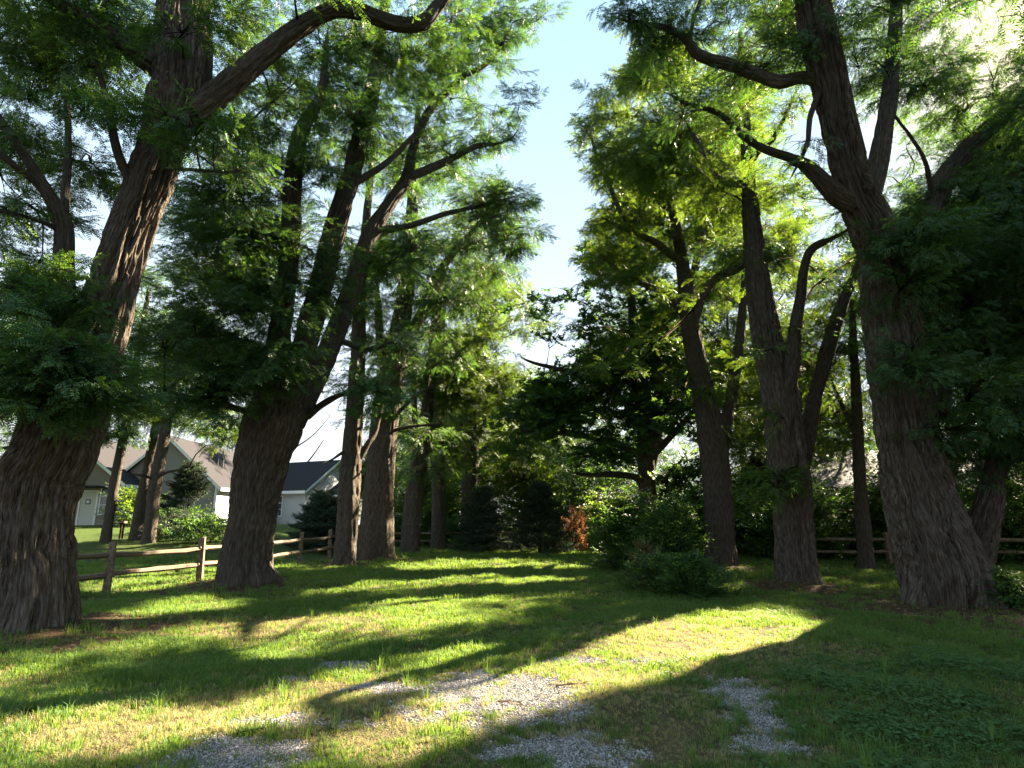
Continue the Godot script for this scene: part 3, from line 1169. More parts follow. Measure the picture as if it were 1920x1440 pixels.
func build_houses() -> void:
	# the taupe house behind the left fence
	var Z := -42.0
	var c := at(300, 950, 42.0)
	var gy := height(-21.0, Z)
	var base := Vector3(c.x, gy, Z)
	var h := thing("house", base, "taupe house with two steep gables and white trim behind the left fence", "house", "houses beyond the fence")
	var lx := func(px: float, z: float) -> float: return at(px, 950, 42.0 - z).x - base.x
	var right: float = lx.call(404.0, 0.0)
	var gw := 7.4
	gabled(h, right - gw, right, 0.0, -11.0, 2.7, 3.3, M.taupe, M.shingle)
	panel("corner_board", Vector3(right - 0.14, -0.4, 0.003), Vector3(right + 0.03, 2.62, 0.04), M.white, h)
	# the right wing's side wall, overlaid with one white panel
	panel("side_panel", Vector3(right + 0.003, -0.5, -10.9), Vector3(right + 0.05, 2.6, -0.05), M.white, h)
	window(h, Vector3(right + 0.06, 1.2, -2.5), PI / 2, 0.9, 1.3, 2, 3)
	# left wing, a little nearer
	var lr: float = lx.call(226.0, 2.0)
	gabled(h, lr - 8.4, lr, 2.0, -9.0, 2.75, 3.2, M.taupe, M.shingle)
	panel("side_panel", Vector3(lr + 0.003, -0.5, -5.0), Vector3(lr + 0.05, 2.6, 1.95), M.white, h)
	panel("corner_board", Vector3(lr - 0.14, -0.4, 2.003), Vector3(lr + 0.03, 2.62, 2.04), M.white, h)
	var dx: float = lx.call(165.0, 2.0)
	var dr := panel("door", Vector3(-0.5, 0, 0.005), Vector3(0.5, 2.15, 0.05), M.door, h)
	dr.position = Vector3(dx, 0.0, 2.0)
	for e in [[-0.62, 0.0, -0.51, 2.26], [0.51, 0.0, 0.62, 2.26], [-0.51, 2.16, 0.51, 2.26]]:
		panel("frame", Vector3(e[0], e[1], 0.0), Vector3(e[2], e[3], 0.08), M.white, dr)
	panel("door_wreath", Vector3(-0.16, 1.35, 0.05), Vector3(0.16, 1.68, 0.08), M.teal, dr)
	panel("pane", Vector3(-0.1, 1.42, 0.08), Vector3(0.1, 1.6, 0.084), M.white, dr)
	panel("porch_canopy", Vector3(dx - 0.9, 2.4, 2.01), Vector3(dx + 1.0, 2.52, 3.0), M.shingle, h)
	window(h, Vector3(lx.call(200.0, 2.0), 1.6, 2.0), 0.0, 0.85, 1.7, 2, 3)
	# the recessed middle with its porch roof
	gabled(h, lr + 0.1, right - gw - 0.1, -3.0, -9.5, 2.6, 2.2, M.taupe, M.shingle)
	var mr := Shape.new()
	var ma := lr - 0.3
	var mb := right - gw + 2.6
	mr.quad(Vector3(ma, 3.9, -2.9), Vector3(mb, 3.9, -2.9), Vector3(mb, 2.62, 1.2), Vector3(ma, 2.62, 1.2))
	mr.quad(Vector3(ma, 2.62, 1.2), Vector3(mb, 2.62, 1.2), Vector3(mb, 3.8, -2.9), Vector3(ma, 3.8, -2.9))
	part("porch_roof", mr.mesh(M.shingle), h)
	panel("porch_fascia", Vector3(ma, 2.38, 1.2), Vector3(mb, 2.62, 1.26), M.white, h)
	window(h, Vector3(right - gw + 1.1, 1.25, 0.0), 0.0, 1.1, 2.0, 2, 4)
	for e in [-2.2, -1.75]:
		var s := Shape.new()
		s.tube([Vector3.ZERO, Vector3(0, 0.75 + 0.15 * (e + 2.2), 0)], [0.06, 0.06], 8)
		var o := part("vent_pipe", s.mesh(M.white), h)
		o.position = Vector3(right - 1.6 + (e + 2.2) * 0.9, 2.7 + 3.3 * 1.6 / 3.7 + 0.0, -3.0)

	# the white house further off, its gable turned to the right
	var c2 := at(622, 950, 52.0)
	var b2 := Vector3(c2.x - 1.2, height(c2.x, -52.0) + 0.25, -52.6)
	var w := thing("house", b2, "white house with grey shingle roof seen between the leaning trunk and the thin trunk", "house", "houses beyond the fence")
	w.rotation.y = 1.12
	gabled(w, -3.4, 3.4, 1.6, -9.0, 2.5, 2.5, M.siding, M.shingle)
	window(w, Vector3(-3.41, 1.2, -1.2), -PI / 2, 0.7, 1.5, 2, 3)
	window(w, Vector3(-3.41, 1.2, -4.2), -PI / 2, 0.7, 1.5, 2, 3)
	window(w, Vector3(-2.2, 1.2, 1.6), 0.0, 0.8, 1.5, 2, 3)
	gabled(w, -1.0, 3.2, 4.2, 1.5, 2.2, 1.4, M.siding, M.shingle)

	# a corner of a blue grey house between the dark trunks
	var c3 := at(752, 950, 58.0)
	var b3 := Vector3(c3.x, height(c3.x, -58.0), -58.0)
	var b := thing("house", b3, "blue grey house corner with white trim glimpsed between the dark trunks", "house", "houses beyond the fence")
	gabled(b, -1.2, 5.5, 0.0, -9.0, 4.4, 2.6, M.bluegrey, M.shingle)
	panel("corner_board", Vector3(-1.24, 0, 0.004), Vector3(-0.95, 4.3, 0.06), M.white, b)
	window(b, Vector3(0.2, 2.4, 0.0), 0.0, 1.0, 1.6, 2, 3)

	# the dark red barn on the right
	var c4 := at(1640, 950, 27.0)
	var b4 := Vector3(c4.x, height(c4.x, -27.0), -27.0)
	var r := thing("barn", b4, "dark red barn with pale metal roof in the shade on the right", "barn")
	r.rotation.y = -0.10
	var bs := Shape.new()
	bs.quad(Vector3(-3.2, -0.3, -0.2), Vector3(18, -0.3, -0.2), Vector3(18, 3.1, -0.2), Vector3(-3.2, 3.1, -0.2))
	bs.quad(Vector3(18, -0.3, -9), Vector3(-3.2, -0.3, -9), Vector3(-3.2, 3.1, -9), Vector3(18, 3.1, -9))
	for xx in [-3.2, 18.0]:
		bs.quad(Vector3(xx, -0.3, -9), Vector3(xx, -0.3, -0.2), Vector3(xx, 3.1, -0.2), Vector3(xx, 3.1, -9))
		bs.tri(Vector3(xx, 3.1, -9), Vector3(xx, 3.1, -0.2), Vector3(xx, 5.0, -4.6))
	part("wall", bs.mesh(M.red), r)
	var n := 0
	var xb := -3.2
	while xb < 12.0:
		var bw := 0.20 + 0.03 * sin(n * 2.1)
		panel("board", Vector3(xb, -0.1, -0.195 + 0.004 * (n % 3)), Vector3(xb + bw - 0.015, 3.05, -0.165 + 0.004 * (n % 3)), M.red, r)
		xb += bw
		n += 1
	for sd in [[0.3, 1], [-9.5, -1]]:
		var rs := Shape.new()
		var z0: float = sd[0]
		rs.quad(Vector3(-3.7, 3.02, z0), Vector3(18.5, 3.02, z0), Vector3(18.5, 5.12, -4.6), Vector3(-3.7, 5.12, -4.6))
		rs.quad(Vector3(-3.7, 5.04, -4.6), Vector3(18.5, 5.04, -4.6), Vector3(18.5, 2.94, z0), Vector3(-3.7, 2.94, z0))
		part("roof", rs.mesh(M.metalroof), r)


# ------------------------------------------------------------------ the scene
func _ready() -> void:
	var cam := Camera3D.new()
	cam.name = "camera"
	add_child(cam)
	cam.position = EYE
	cam.rotation_degrees = Vector3(PITCH, 0, 0)
	cam.fov = 2.0 * rad_to_deg(atan(720.0 / FOCAL))
	cam.near = 0.05
	cam.far = 900.0
	cam.current = true
	var sky := ProceduralSkyMaterial.new()
	sky.sky_top_color = lin(0.40, 0.68, 0.95)
	sky.sky_horizon_color = lin(1.0, 1.0, 1.0)
	sky.sky_curve = 0.34
	sky.ground_bottom_color = lin(0.10, 0.11, 0.08)
	sky.ground_horizon_color = lin(0.30, 0.32, 0.30)
	sky.sun_angle_max = 28.0
	sky.sun_curve = 0.30
	sky.energy_multiplier = 0.11
	var env := Environment.new()
	env.background_mode = Environment.BG_SKY
	env.sky = Sky.new()
	env.sky.sky_material = sky
	env.tonemap_mode = Environment.TONE_MAPPER_LINEAR
	env.tonemap_exposure = 13.0
	env.sdfgi_enabled = true
	env.ssao_enabled = true
	env.ssil_enabled = true
	var we := WorldEnvironment.new()
	we.name = "world_environment"
	we.environment = env
	add_child(we)
	var sun := DirectionalLight3D.new()
	sun.name = "sun"
	add_child(sun)
	sun.look_at_from_position(SUN_DIR * 50.0, Vector3.ZERO, Vector3.UP)
	sun.light_energy = 1.6
	sun.light_color = Color(1.0, 0.93, 0.80)
	sun.light_angular_distance = 0.5
	sun.shadow_enabled = true

	for e in [[noise_a, 11, 1.0], [noise_b, 12, 0.8], [noise_c, 13, 0.5]]:
		e[0].seed = e[1]
		e[0].noise_type = FastNoiseLite.TYPE_SIMPLEX_SMOOTH
		e[0].frequency = e[2]
		e[0].fractal_octaves = 2
	noise_c.fractal_octaves = 1
	materials()
	SP.locust = [spray_locust(1, M.loc, 10, 6, 0.50), spray_locust(2, M.loc, 9, 6, 0.46), spray_locust(3, M.loc, 11, 6, 0.54)]
	SP.bright = spray_locust(4, M.bright, 10, 6, 0.50)
	SP.maple = spray_broad(5, M.maple, 14, 0.5, 0.115, true)
	SP.shrub = spray_broad(6, M.shrub, 16, 0.36, 0.065, false)
	SP.lush = spray_broad(7, M.bright, 14, 0.42, 0.085, false)
	SP.needle = spray_needles(8, M.needle, 0.34)
	SP.russet = spray_broad(9, M.russet, 18, 0.36, 0.07, false)
	SP.straw = spray_broad(10, M.straw, 18, 0.30, 0.05, false)
	SP.tuft = [tuft(1, M.grass, 11, 0.062, 0.045, 0.0030), tuft(2, M.grass, 12, 0.055, 0.050, 0.0032), tuft(3, M.grass, 10, 0.070, 0.045, 0.0028)]
	SP.tall = tuft(4, M.grass, 9, 0.20, 0.035, 0.0042)
	SP.dry = tuft(7, M.dry, 11, 0.050, 0.05, 0.0030)
	SP.clover = clover(6)

	# openings between the crowns (the sky channel, the sky left of the thin trunk, the view to the houses)
	for g in [
		[[1062, -20], [1092, 40], [1075, 90], [1015, 190], [985, 290], [1035, 370], [1030, 450], [985, 515], [1010, 540], [1075, 545], [1078, 480], [1085, 420], [1140, 385], [1105, 340], [1085, 300], [1060, 240], [1075, 175], [1170, 125], [1175, 60], [1110, 30], [1090, -20]],
		[[560, 800], [600, 765], [650, 770], [640, 815], [648, 890], [560, 892], [545, 880]],
		[[160, 850], [225, 838], [330, 838], [440, 850], [430, 985], [160, 985]],
		[[530, 890], [640, 890], [640, 975], [530, 975]],
	]:
		var poly := PackedVector2Array()
		for p in g:
			poly.append(Vector2(p[0], p[1]))
		sky_gaps.append(poly)
	# where the sun reaches the lawn: the gaps in the crowns are the ones that let it through
	for g in [
		[[1560, 1182], [1440, 1164], [1330, 1152], [1230, 1156], [1160, 1176], [1125, 1205], [1165, 1222], [1080, 1236], [990, 1250], [890, 1254], [810, 1296], [765, 1332], [680, 1366], [570, 1406], [500, 1450], [700, 1455], [850, 1400], [1000, 1355], [1130, 1312], [1260, 1272], [1400, 1232]],
		[[-60, 1335], [120, 1300], [250, 1328], [400, 1318], [560, 1272], [640, 1250], [700, 1258], [760, 1288], [640, 1320], [520, 1352], [420, 1382], [300, 1408], [180, 1440], [-60, 1450]],
		[[400, 1226], [480, 1208], [560, 1213], [540, 1236], [430, 1241]],
		[[230, 1190], [380, 1170], [560, 1164], [700, 1152], [860, 1142], [890, 1148], [760, 1164], [600, 1180], [420, 1196]],
		[[140, 1172], [260, 1130], [400, 1118], [440, 1133], [300, 1160], [170, 1186]],
		[[130, 1090], [330, 1070], [520, 1072], [400, 1094], [150, 1118]],
		[[540, 1112], [700, 1092], [900, 1082], [1120, 1086], [1100, 1098], [900, 1096], [700, 1107], [560, 1124]],
		[[700, 1063], [880, 1052], [1050, 1058], [1130, 1070], [900, 1068], [740, 1076]],
		[[640, 1131], [820, 1115], [980, 1117], [830, 1130], [660, 1146]],
		[[1290, 1143], [1400, 1138], [1500, 1154], [1420, 1166], [1310, 1159]],
		[[1420, 1136], [1460, 1129], [1475, 1142], [1430, 1147]],
		[[740, 1226], [860, 1213], [905, 1235], [780, 1246]],
		[[140, 1040], [330, 1032], [420, 1040], [200, 1056]],
		[[140, 1008], [300, 1003], [380, 1014], [150, 1024]],
	]:
		var poly := PackedVector2Array()
		for p in g:
			poly.append(Vector2(p[0], p[1]))
		lit_patches.append(poly)

	# bare soil round the trunks, gravel in the wheel tracks, worn turf between
	for e in [[25, 1188, 1.55], [458, 1098, 1.25], [645, 1060, 0.8], [702, 1050, 1.3], [1785, 1145, 1.75], [1495, 1098, 1.15], [1352, 1066, 1.0]]:
		var p := ground(e[0], e[1])
		soil_spots.append([p.x, p.z, e[2]])
	gravel_spots = [spot(420, 1418, 145, 36, 1.3), spot(520, 1350, 70, 16, 0.9), spot(640, 1250, 55, 9, 0.9), spot(740, 1290, 80, 12, 0.85), spot(930, 1303, 165, 46, 1.4), spot(1060, 1240, 70, 9, 0.7), spot(660, 1360, 60, 10, 0.7), spot(1390, 1305, 60, 34, 1.05), spot(1430, 1352, 60, 20, 1.0), spot(1060, 1410, 130, 36, 1.0), spot(1430, 1400, 90, 16, 0.7), spot(1190, 1240, 40, 6, 0.6), spot(545, 1272, 40, 6, 0.7)]
	spare_spots = [spot(650, 1320, 420, 60), spot(1050, 1300, 380, 70), spot(1200, 1400, 330, 60, 0.9), spot(520, 1170, 260, 20, 0.8), spot(850, 1110, 260, 22, 0.6), spot(1290, 1205, 260, 42, 1.1), spot(250, 1370, 300, 50, 0.7)]

	# trunks, rails and a wall that the sun picks out between the crowns
	for e in [[248, 430, 9.3, 0.75], [215, 612, 9.3, 0.35], [672, 800, 21.8, 0.5], [665, 900, 21.8, 0.6], [655, 1020, 21.8, 0.6], [480, 1060, 15.6, 0.6], [630, 440, 15.6, 0.5], [395, 1028, 16.5, 0.6], [330, 1036, 15.5, 0.5], [420, 945, 43.0, 1.6], [235, 925, 40.0, 1.2], [580, 915, 52.0, 1.5], [885, 860, 38.0, 0.7], [1085, 1000, 31.0, 0.6], [1140, 950, 33.0, 1.2]]:
		sun_spots.append([at(e[0], e[1], e[2]), e[3]])

	# leaves that hang in full shade: the low skirt of the left trunk, the fork's collar, the right collars
	shade_areas = [[0, 520, 250, 800, 8.0], [0, 520, 250, 800, 8.0], [200, 180, 400, 260, 8.2], [640, 1042, 1150, 1058, 27.0], [700, 1066, 1150, 1080, 20.0], [500, 1085, 1100, 1140, 15.0], [330, 520, 520, 800, 14.4], [1620, 420, 1860, 900, 10.8], [1430, 860, 1550, 940, 14.6]]
	for e in [[21.5, [[1350, 1000], [1336, 840], [1300, 650], [1287, 560], [1270, 440], [1258, 380]]], [21.5, [[1350, 850], [1380, 690], [1394, 560]]], [21.5, [[1278, 490], [1230, 455], [1190, 437], [1142, 345]]], [21.5, [[1290, 560], [1312, 440], [1356, 394]]], [21.5, [[1290, 600], [1236, 545], [1176, 520]]],
			[15.8, [[1488, 960], [1466, 760], [1426, 560], [1408, 400], [1400, 300]]], [15.8, [[1515, 830], [1546, 680], [1590, 545]]], [15.8, [[1484, 690], [1500, 560], [1518, 472], [1560, 447]]], [11.0, [[1600, 385], [1515, 315], [1398, 258]]]]:
		var line := PackedVector2Array()
		for p in e[1]:
			line.append(Vector2(p[0], p[1]))
		clear_lines.append([e[0], line])

	build_ground()
	build_trees()
	build_houses()
	build_plants()
	build_fences()
	build_gravel()
	build_grass()


func build_fences() -> void:
	fence("weathered split rail fence along the left lawn behind the big trunk", [Vector2(-10.9, -9.3), Vector2(-10.1, -11.7), Vector2(-9.1, -14.1), Vector2(-8.25, -16.5), Vector2(-8.0, -19.6), Vector2(-7.75, -22.7), Vector2(-7.65, -26.0), Vector2(-7.6, -29.2), Vector2(-7.6, -32.4)], 1.12, [0.42, 0.84])
	var a := at(1545, 1040, 23.0)
	fence("grey split rail fence in the shade in front of the barn", [Vector2(a.x - 0.6, -23.4), Vector2(a.x + 2.3, -22.8), Vector2(a.x + 5.2, -22.2), Vector2(a.x + 8.1, -21.6)], 1.1, [0.45, 0.88])
	var b := at(830, 1030, 34.0)
	fence("low split rail fence across the far end behind the dark shrubs", [Vector2(-7.2, -35.0), Vector2(-4.2, -35.2), Vector2(-1.2, -35.4), Vector2(1.8, -35.6), Vector2(4.8, -35.6), Vector2(7.8, -35.4)], 1.1, [0.45, 0.88])


func build_plants() -> void:
	var g := ground(905, 1036)
	shrub("yew_shrub", "dark conical yew shrub at the lawn's far end, left one of two", "dark conifers at the far end", g, 3.3, 1.5, SP.needle, 1.6, 900, {"cone": true})
	g = ground(1012, 1037)
	shrub("yew_shrub", "dark conical yew shrub at the lawn's far end beside the russet bush", "dark conifers at the far end", g, 3.4, 1.75, SP.needle, 1.6, 1000, {"cone": true})
	g = ground(1082, 1036)
	shrub("dry_shrub", "small russet brown dried shrub right of the dark yews", "", g, 2.0, 0.55, SP.russet, 1.0, 260, {"rise": 1.4})
	g = ground(1140, 1034)
	shrub("garden_shrub", "yellow green shrub lit from behind right of the russet bush", "bushes along the far end", g + Vector3(0, 0, -1.5), 2.9, 1.4, SP.lush, 1.5, 420)
	g = ground(1185, 1070)
	shrub("garden_shrub", "tall leafy shrub in the planting island before the dark tree", "shrubs of the island bed", g, 2.35, 1.15, SP.shrub, 1.3, 1100)
	g = ground(1255, 1078)
	shrub("garden_shrub", "mid green arching shrub beside the tall one in the island", "shrubs of the island bed", g, 2.0, 0.9, SP.shrub, 1.2, 620)
	g = ground(1208, 1098)
	shrub("dry_flower_plant", "tan seed heads standing in the front of the island bed", "shrubs of the island bed", g, 0.95, 0.32, SP.straw, 0.9, 150, {"rise": 1.8, "category": "plant"})
	g = ground(1235, 1112)
	shrub("garden_shrub", "loose light green plant at the front left of the island bed", "shrubs of the island bed", g, 0.8, 0.6, SP.shrub, 0.9, 380)
	g = ground(1300, 1116)
	shrub("garden_shrub", "low rounded dark shrub at the island's right front", "shrubs of the island bed", g, 0.75, 0.62, SP.shrub, 0.8, 620)
	g = ground(1895, 1138)
	shrub("garden_shrub", "low plant growing right of the twin stemmed trunk", "", g, 0.55, 0.5, SP.shrub, 0.8, 240)
	g = ground(1275, 1040)
	shrub("garden_shrub", "bright yellow green bush behind the island bed", "bushes along the far end", g + Vector3(0, 0, -3), 2.3, 1.8, SP.lush, 1.4, 420)
	g = ground(1590, 1045)
	shrub("garden_shrub", "dark bush at the foot of the slender trunk by the barn fence", "", g, 1.2, 1.0, SP.shrub, 1.2, 300)
	g = ground(345, 1012)
	shrub("young_spruce", "young spruce standing before the taupe house", "conifers by the houses", g, 3.6, 1.7, SP.needle, 1.8, 800, {"cone": true})
	g = ground(390, 1018)
	shrub("garden_shrub", "low spreading dark shrub below the young spruce", "shrubs by the houses", g, 1.3, 1.8, SP.shrub, 1.6, 420)
	g = ground(300, 1010)
	shrub("garden_shrub", "green shrub under the taupe house's porch", "shrubs by the houses", g + Vector3(0, 0, -2), 1.2, 1.5, SP.shrub, 1.5, 340)
	g = ground(600, 1030)
	shrub("yew_shrub", "broad dark evergreen before the white house", "conifers by the houses", g, 2.7, 1.6, SP.needle, 1.8, 1000, {"cone": true})
	g = ground(240, 985)
	shrub("garden_shrub", "bright bush against the taupe house's pale side wall", "shrubs by the houses", at(250, 950, 38.0), 2.3, 1.3, SP.lush, 1.6, 300)
	for e in [[735, 1028, "rhododendron hedge bush right of the thick dark trunk", 1.5], [845, 1030, "dark low bush between the far trunks", 1.7]]:
		g = ground(e[0], e[1])
		shrub("garden_shrub", e[2], "bushes along the far end", g + Vector3(0, 0, -2), e[3], 1.3, SP.shrub, 1.5, 360)
	# the undergrowth that closes the far end
	var under := [[-5.5, -39.5, 4.2, 2.4, "lush"], [-2.0, -40.0, 4.6, 2.6, "shrub"], [1.6, -39.0, 4.6, 2.6, "lush"], [5.2, -38.5, 4.8, 2.8, "shrub"], [8.6, -36.5, 4.4, 2.6, "shrub"], [11.6, -33.5, 4.2, 2.6, "shrub"], [11.2, -29.0, 2.4, 1.6, "lush"], [9.4, -31.0, 2.6, 1.8, "shrub"]]
	under.append_array([[11.8, -24.9, 3.0, 1.6, "shrub"], [16.4, -24.4, 3.9, 2.0, "shrub"], [20.5, -23.8, 3.8, 2.2, "shrub"]])
	var said := ["pale bush behind the dark straight trunk at the far end", "dense bush behind the yew with the pointed top", "light green bush between and behind the two yews", "dense dark bush behind the russet shrub", "dark bush under the broadleaf tree's right boughs", "dark thicket bush left of the barn wall", "light bush seen between the forked and the collared locust", "shaded bush behind the forked locust's foot", "dark bush against the barn wall by the slender trunk", "dark bush against the barn behind the twin stems", "dark bush at the barn wall near the right edge"]
	for k in under.size():
		var u: Array = under[k]
		shrub("thicket_bush", said[k], "thicket along the far end", Vector3(u[0], 0, u[1]), u[2], u[3], SP[u[4]], 2.0, 1300)
	# fallen sticks on the gravel
	rng.seed = 31
	for e in [[482, 1374, 0.32, 0.5, "short bent stick lying on the lower left gravel"], [962, 1322, 0.30, -0.5, "thin brown stick lying on the pale gravel patch"], [1085, 1287, 0.45, 0.1, "long dry twig lying across the upper gravel edge"], [30, 1338, 0.5, 0.05, "dark stick lying in the grass at the left edge"]]:
		g = ground(e[0], e[1])
		var st := Shape.new()
		var half: float = e[2] * 0.5
		st.tube([Vector3(-half, 0.012, 0), Vector3(-half * 0.3, 0.03, 0.02), Vector3(half * 0.4, 0.018, -0.015), Vector3(half, 0.012, 0.03)], [0.009, 0.008, 0.007, 0.003], 6)
		st.tube([Vector3(half * 0.1, 0.02, 0), Vector3(half * 0.5, 0.03, -0.07)], [0.005, 0.002], 5)
		var stick := part(numbered("fallen_stick"), st.mesh(M.twig), self)
		stick.position = g
		stick.rotation.y = e[3]
		tag(stick, e[4], "stick", "fallen sticks")
	# the short tan post in the left lawn
	g = ground(226, 1012)
	var s := Shape.new()
	s.tube([Vector3(0, -0.2, 0), Vector3(0, 0.75, 0), Vector3(0, 0.78, 0)], [0.09, 0.09, 0.02], 8)
	var t := thing("marker_post", g, "short tan wooden post with a cap in the left lawn", "post")
	part("shaft", s.mesh(M.rail), t)
	var cp := Shape.new()
	cp.box(Vector3(-0.13, 0.76, -0.13), Vector3(0.13, 0.86, 0.13))
	part("cap", cp.mesh(M.rail), t)


func build_trees() -> void:
	var row_l := "old locusts of the left row"
	var row_r := "old locusts of the right row"
	traced_tree("locust_tree", "massive leaning locust at the left edge with a heavy limb across the top", row_l, 9.3,
		[[28, 1188, 92], [45, 1110, 88], [52, 1000, 88], [70, 900, 86], [97, 850, 83], [127, 780, 75], [162, 680, 62], [192, 600, 54], [222, 500, 46], [250, 420, 43], [280, 340, 46], [308, 270, 44], [332, 190, 54], [338, 100, 50], [345, 0, 48, 0.3], [350, -160, 40, 0.5], [362, -420, 26, 0.8]],
		[[[120, 790, 40], [118, 690, 38, -0.2], [118, 600, 30, -0.3], [118, 500, 21, -0.4], [118, 420, 18, -0.5], [88, 360, 14, -0.7], [45, 290, 11, -0.9], [0, 225, 9, -1.1], [-80, 130, 6, -1.3]],
		[[118, 430, 11, -0.5], [125, 330, 9, -0.3], [128, 240, 7, 0.0], [120, 130, 5, 0.3]],
		[[110, 400, 11, -0.5], [70, 345, 9, -0.8], [20, 305, 8, -1.2], [-40, 250, 6, -1.5]],
		[[112, 430, 6, -0.5], [55, 408, 5, -0.9], [-10, 392, 5, -1.2]],
		[[360, 215, 26], [395, 188, 26, 0.1], [440, 150, 23, 0.2], [500, 100, 20, 0.4], [560, 55, 18, 0.5], [620, 20, 16, 0.6], [680, 24, 15, 0.8], [740, 45, 14, 1.0], [790, 44, 13, 1.2], [815, 20, 12, 1.3], [840, -15, 10, 1.4], [880, -90, 6, 1.6]],
		[[300, 130, 24], [255, 100, 19, -0.3], [200, 60, 16, -0.6], [140, 22, 13, -0.9], [60, -20, 9, -1.2]],
		[[385, 190, 9, 0.2], [392, 110, 8, 0.3], [388, 10, 7, 0.4], [390, -90, 5, 0.5]],
		[[245, 340, 12, -0.2], [222, 290, 10, -0.4], [208, 230, 9, -0.5], [190, 150, 6, -0.6], [170, 80, 4, -0.7]],
		[[300, 318, 4], [350, 318, 4, -0.4], [430, 322, 3, -0.8]]],
		[[70, 690, 140, 50, 22, 0.4, 0.7, -1.3, 0.5], [175, 735, 50, 30, 4, 0.3, 0.45, -1.1, 0.3], [50, 565, 90, 40, 9, 0.4, 0.65, -0.9, 0.6], [30, 770, 60, 20, 4, 0.3, 0.5, -1.4, 0.4], [150, 565, 45, 22, 3, 0.3, 0.42, -1.1, 0.3],
		[60, 480, 120, 90, 9, 0.5, 0.8, 2.2, 1.2], [60, 300, 130, 150, 12, 0.5, 0.9, 2.0, 1.4], [90, 70, 140, 90, 17, 0.5, 0.9, 0.6, 1.6], [230, 120, 70, 100, 6, 0.5, 0.8, 2.4, 0.8], [215, 222, 80, 34, 5, 0.35, 0.55, -0.9, 0.4], [330, 226, 60, 16, 4, 0.25, 0.4, -1.1, 0.2], [480, 180, 130, 90, 9, 0.5, 0.9, 2.6, 1.0],
		[700, 70, 160, 80, 11, 0.5, 0.9, 2.4, 1.0], [450, 50, 60, 50, 5, 0.4, 0.7, 1.8, 0.8], [345, 25, 60, 40, 3, 0.35, 0.5, -0.9, 0.3], [420, -180, 500, 150, 26, 0.6, 1.1, 0.8, 2.0], [60, -200, 250, 150, 12, 0.6, 1.1, 0.0, 2.0]],
		{"leaf_from": 3.2, "flare": 0.42, "rough": 0.09, "density": 0.95, "size": 0.78})
	traced_tree("locust_tree", "thick locust trunk forking into three stems before the taupe house", row_l, 15.6,
		[[458, 1100, 50], [460, 1050, 47], [478, 950, 46], [496, 860, 53], [515, 800, 60], [530, 750, 52], [552, 690, 30], [572, 640, 25], [600, 540, 23], [625, 440, 21], [648, 365, 18], [664, 305, 16], [685, 225, 15], [702, 150, 13], [715, 60, 10], [730, -60, 7]],
		[[[500, 790, 34], [505, 740, 28, -0.2], [522, 650, 21, -0.5], [535, 545, 18, -0.7], [546, 440, 18, -0.8], [550, 340, 18, -0.9], [560, 265, 16, -1.0], [578, 220, 13, -1.1], [602, 175, 9, -1.2], [610, 100, 6, -1.3]],
		[[545, 790, 30], [580, 735, 22, 0.2], [622, 645, 20, 0.6], [662, 540, 18, 1.0], [695, 440, 16, 1.3], [735, 375, 13, 1.6], [762, 333, 11, 1.8], [776, 270, 9, 2.0], [800, 215, 8, 2.1], [832, 178, 7, 2.2], [870, 143, 5, 2.3], [915, 118, 4, 2.4], [945, 75, 3, 2.5]],
		[[760, 335, 9, 1.8], [802, 318, 8, 2.1], [842, 300, 7, 2.4], [892, 275, 5, 2.7], [930, 270, 3, 2.9]],
		[[700, 432, 7, 1.3], [765, 424, 6, 1.6], [838, 400, 5, 2.0], [905, 385, 3, 2.3]],
		[[655, 350, 7], [725, 305, 6, 0.5], [765, 265, 5, 0.9], [800, 225, 3, 1.2]],
		[[575, 780, 9, 0.1], [610, 755, 7, -0.2], [645, 738, 5, -0.6], [690, 730, 3, -1.0]],
		[[640, 640, 6, 0.6], [690, 655, 5, 0.1], [740, 640, 4, -0.3]],
		[[500, 780, 8, -0.3], [440, 765, 7, -1.0], [395, 745, 5, -1.6], [350, 745, 4, -2.1]]],
		[[420, 640, 130, 110, 30, 0.6, 1.1, -1.0, 1.6], [400, 760, 60, 40, 6, 0.4, 0.7, -1.8, 0.6], [500, 690, 70, 40, 6, 0.4, 0.7, -1.6, 0.4], [450, 460, 130, 120, 32, 0.6, 1.2, 0.0, 2.0], [480, 300, 130, 110, 18, 0.6, 1.1, 0.5, 2.2], [620, 130, 110, 110, 14, 0.6, 1.0, 0.5, 2.0],
		[640, 250, 70, 60, 6, 0.4, 0.7, -1.0, 0.6], [730, 220, 130, 110, 16, 0.5, 0.9, 1.6, 1.6], [880, 160, 120, 90, 16, 0.5, 0.9, 2.4, 1.2], [860, 330, 120, 70, 12, 0.5, 0.9, 2.6, 1.2], [930, 60, 110, 60, 12, 0.5, 0.9, 2.6, 1.2], [620, 560, 60, 60, 5, 0.4, 0.7, -0.8, 0.6], [760, 470, 80, 60, 7, 0.5, 0.8, 1.2, 1.0], [940, 400, 80, 50, 9, 0.45, 0.8, 2.4, 0.8], [650, -140, 260, 120, 14, 0.6, 1.1, 1.0, 2.0], [690, 740, 70, 30, 4, 0.3, 0.5, -1.0, 0.5]],
		{"leaf_from": 4.5, "density": 0.85, "size": 0.9, "rough": 0.08, "flare": 0.36})
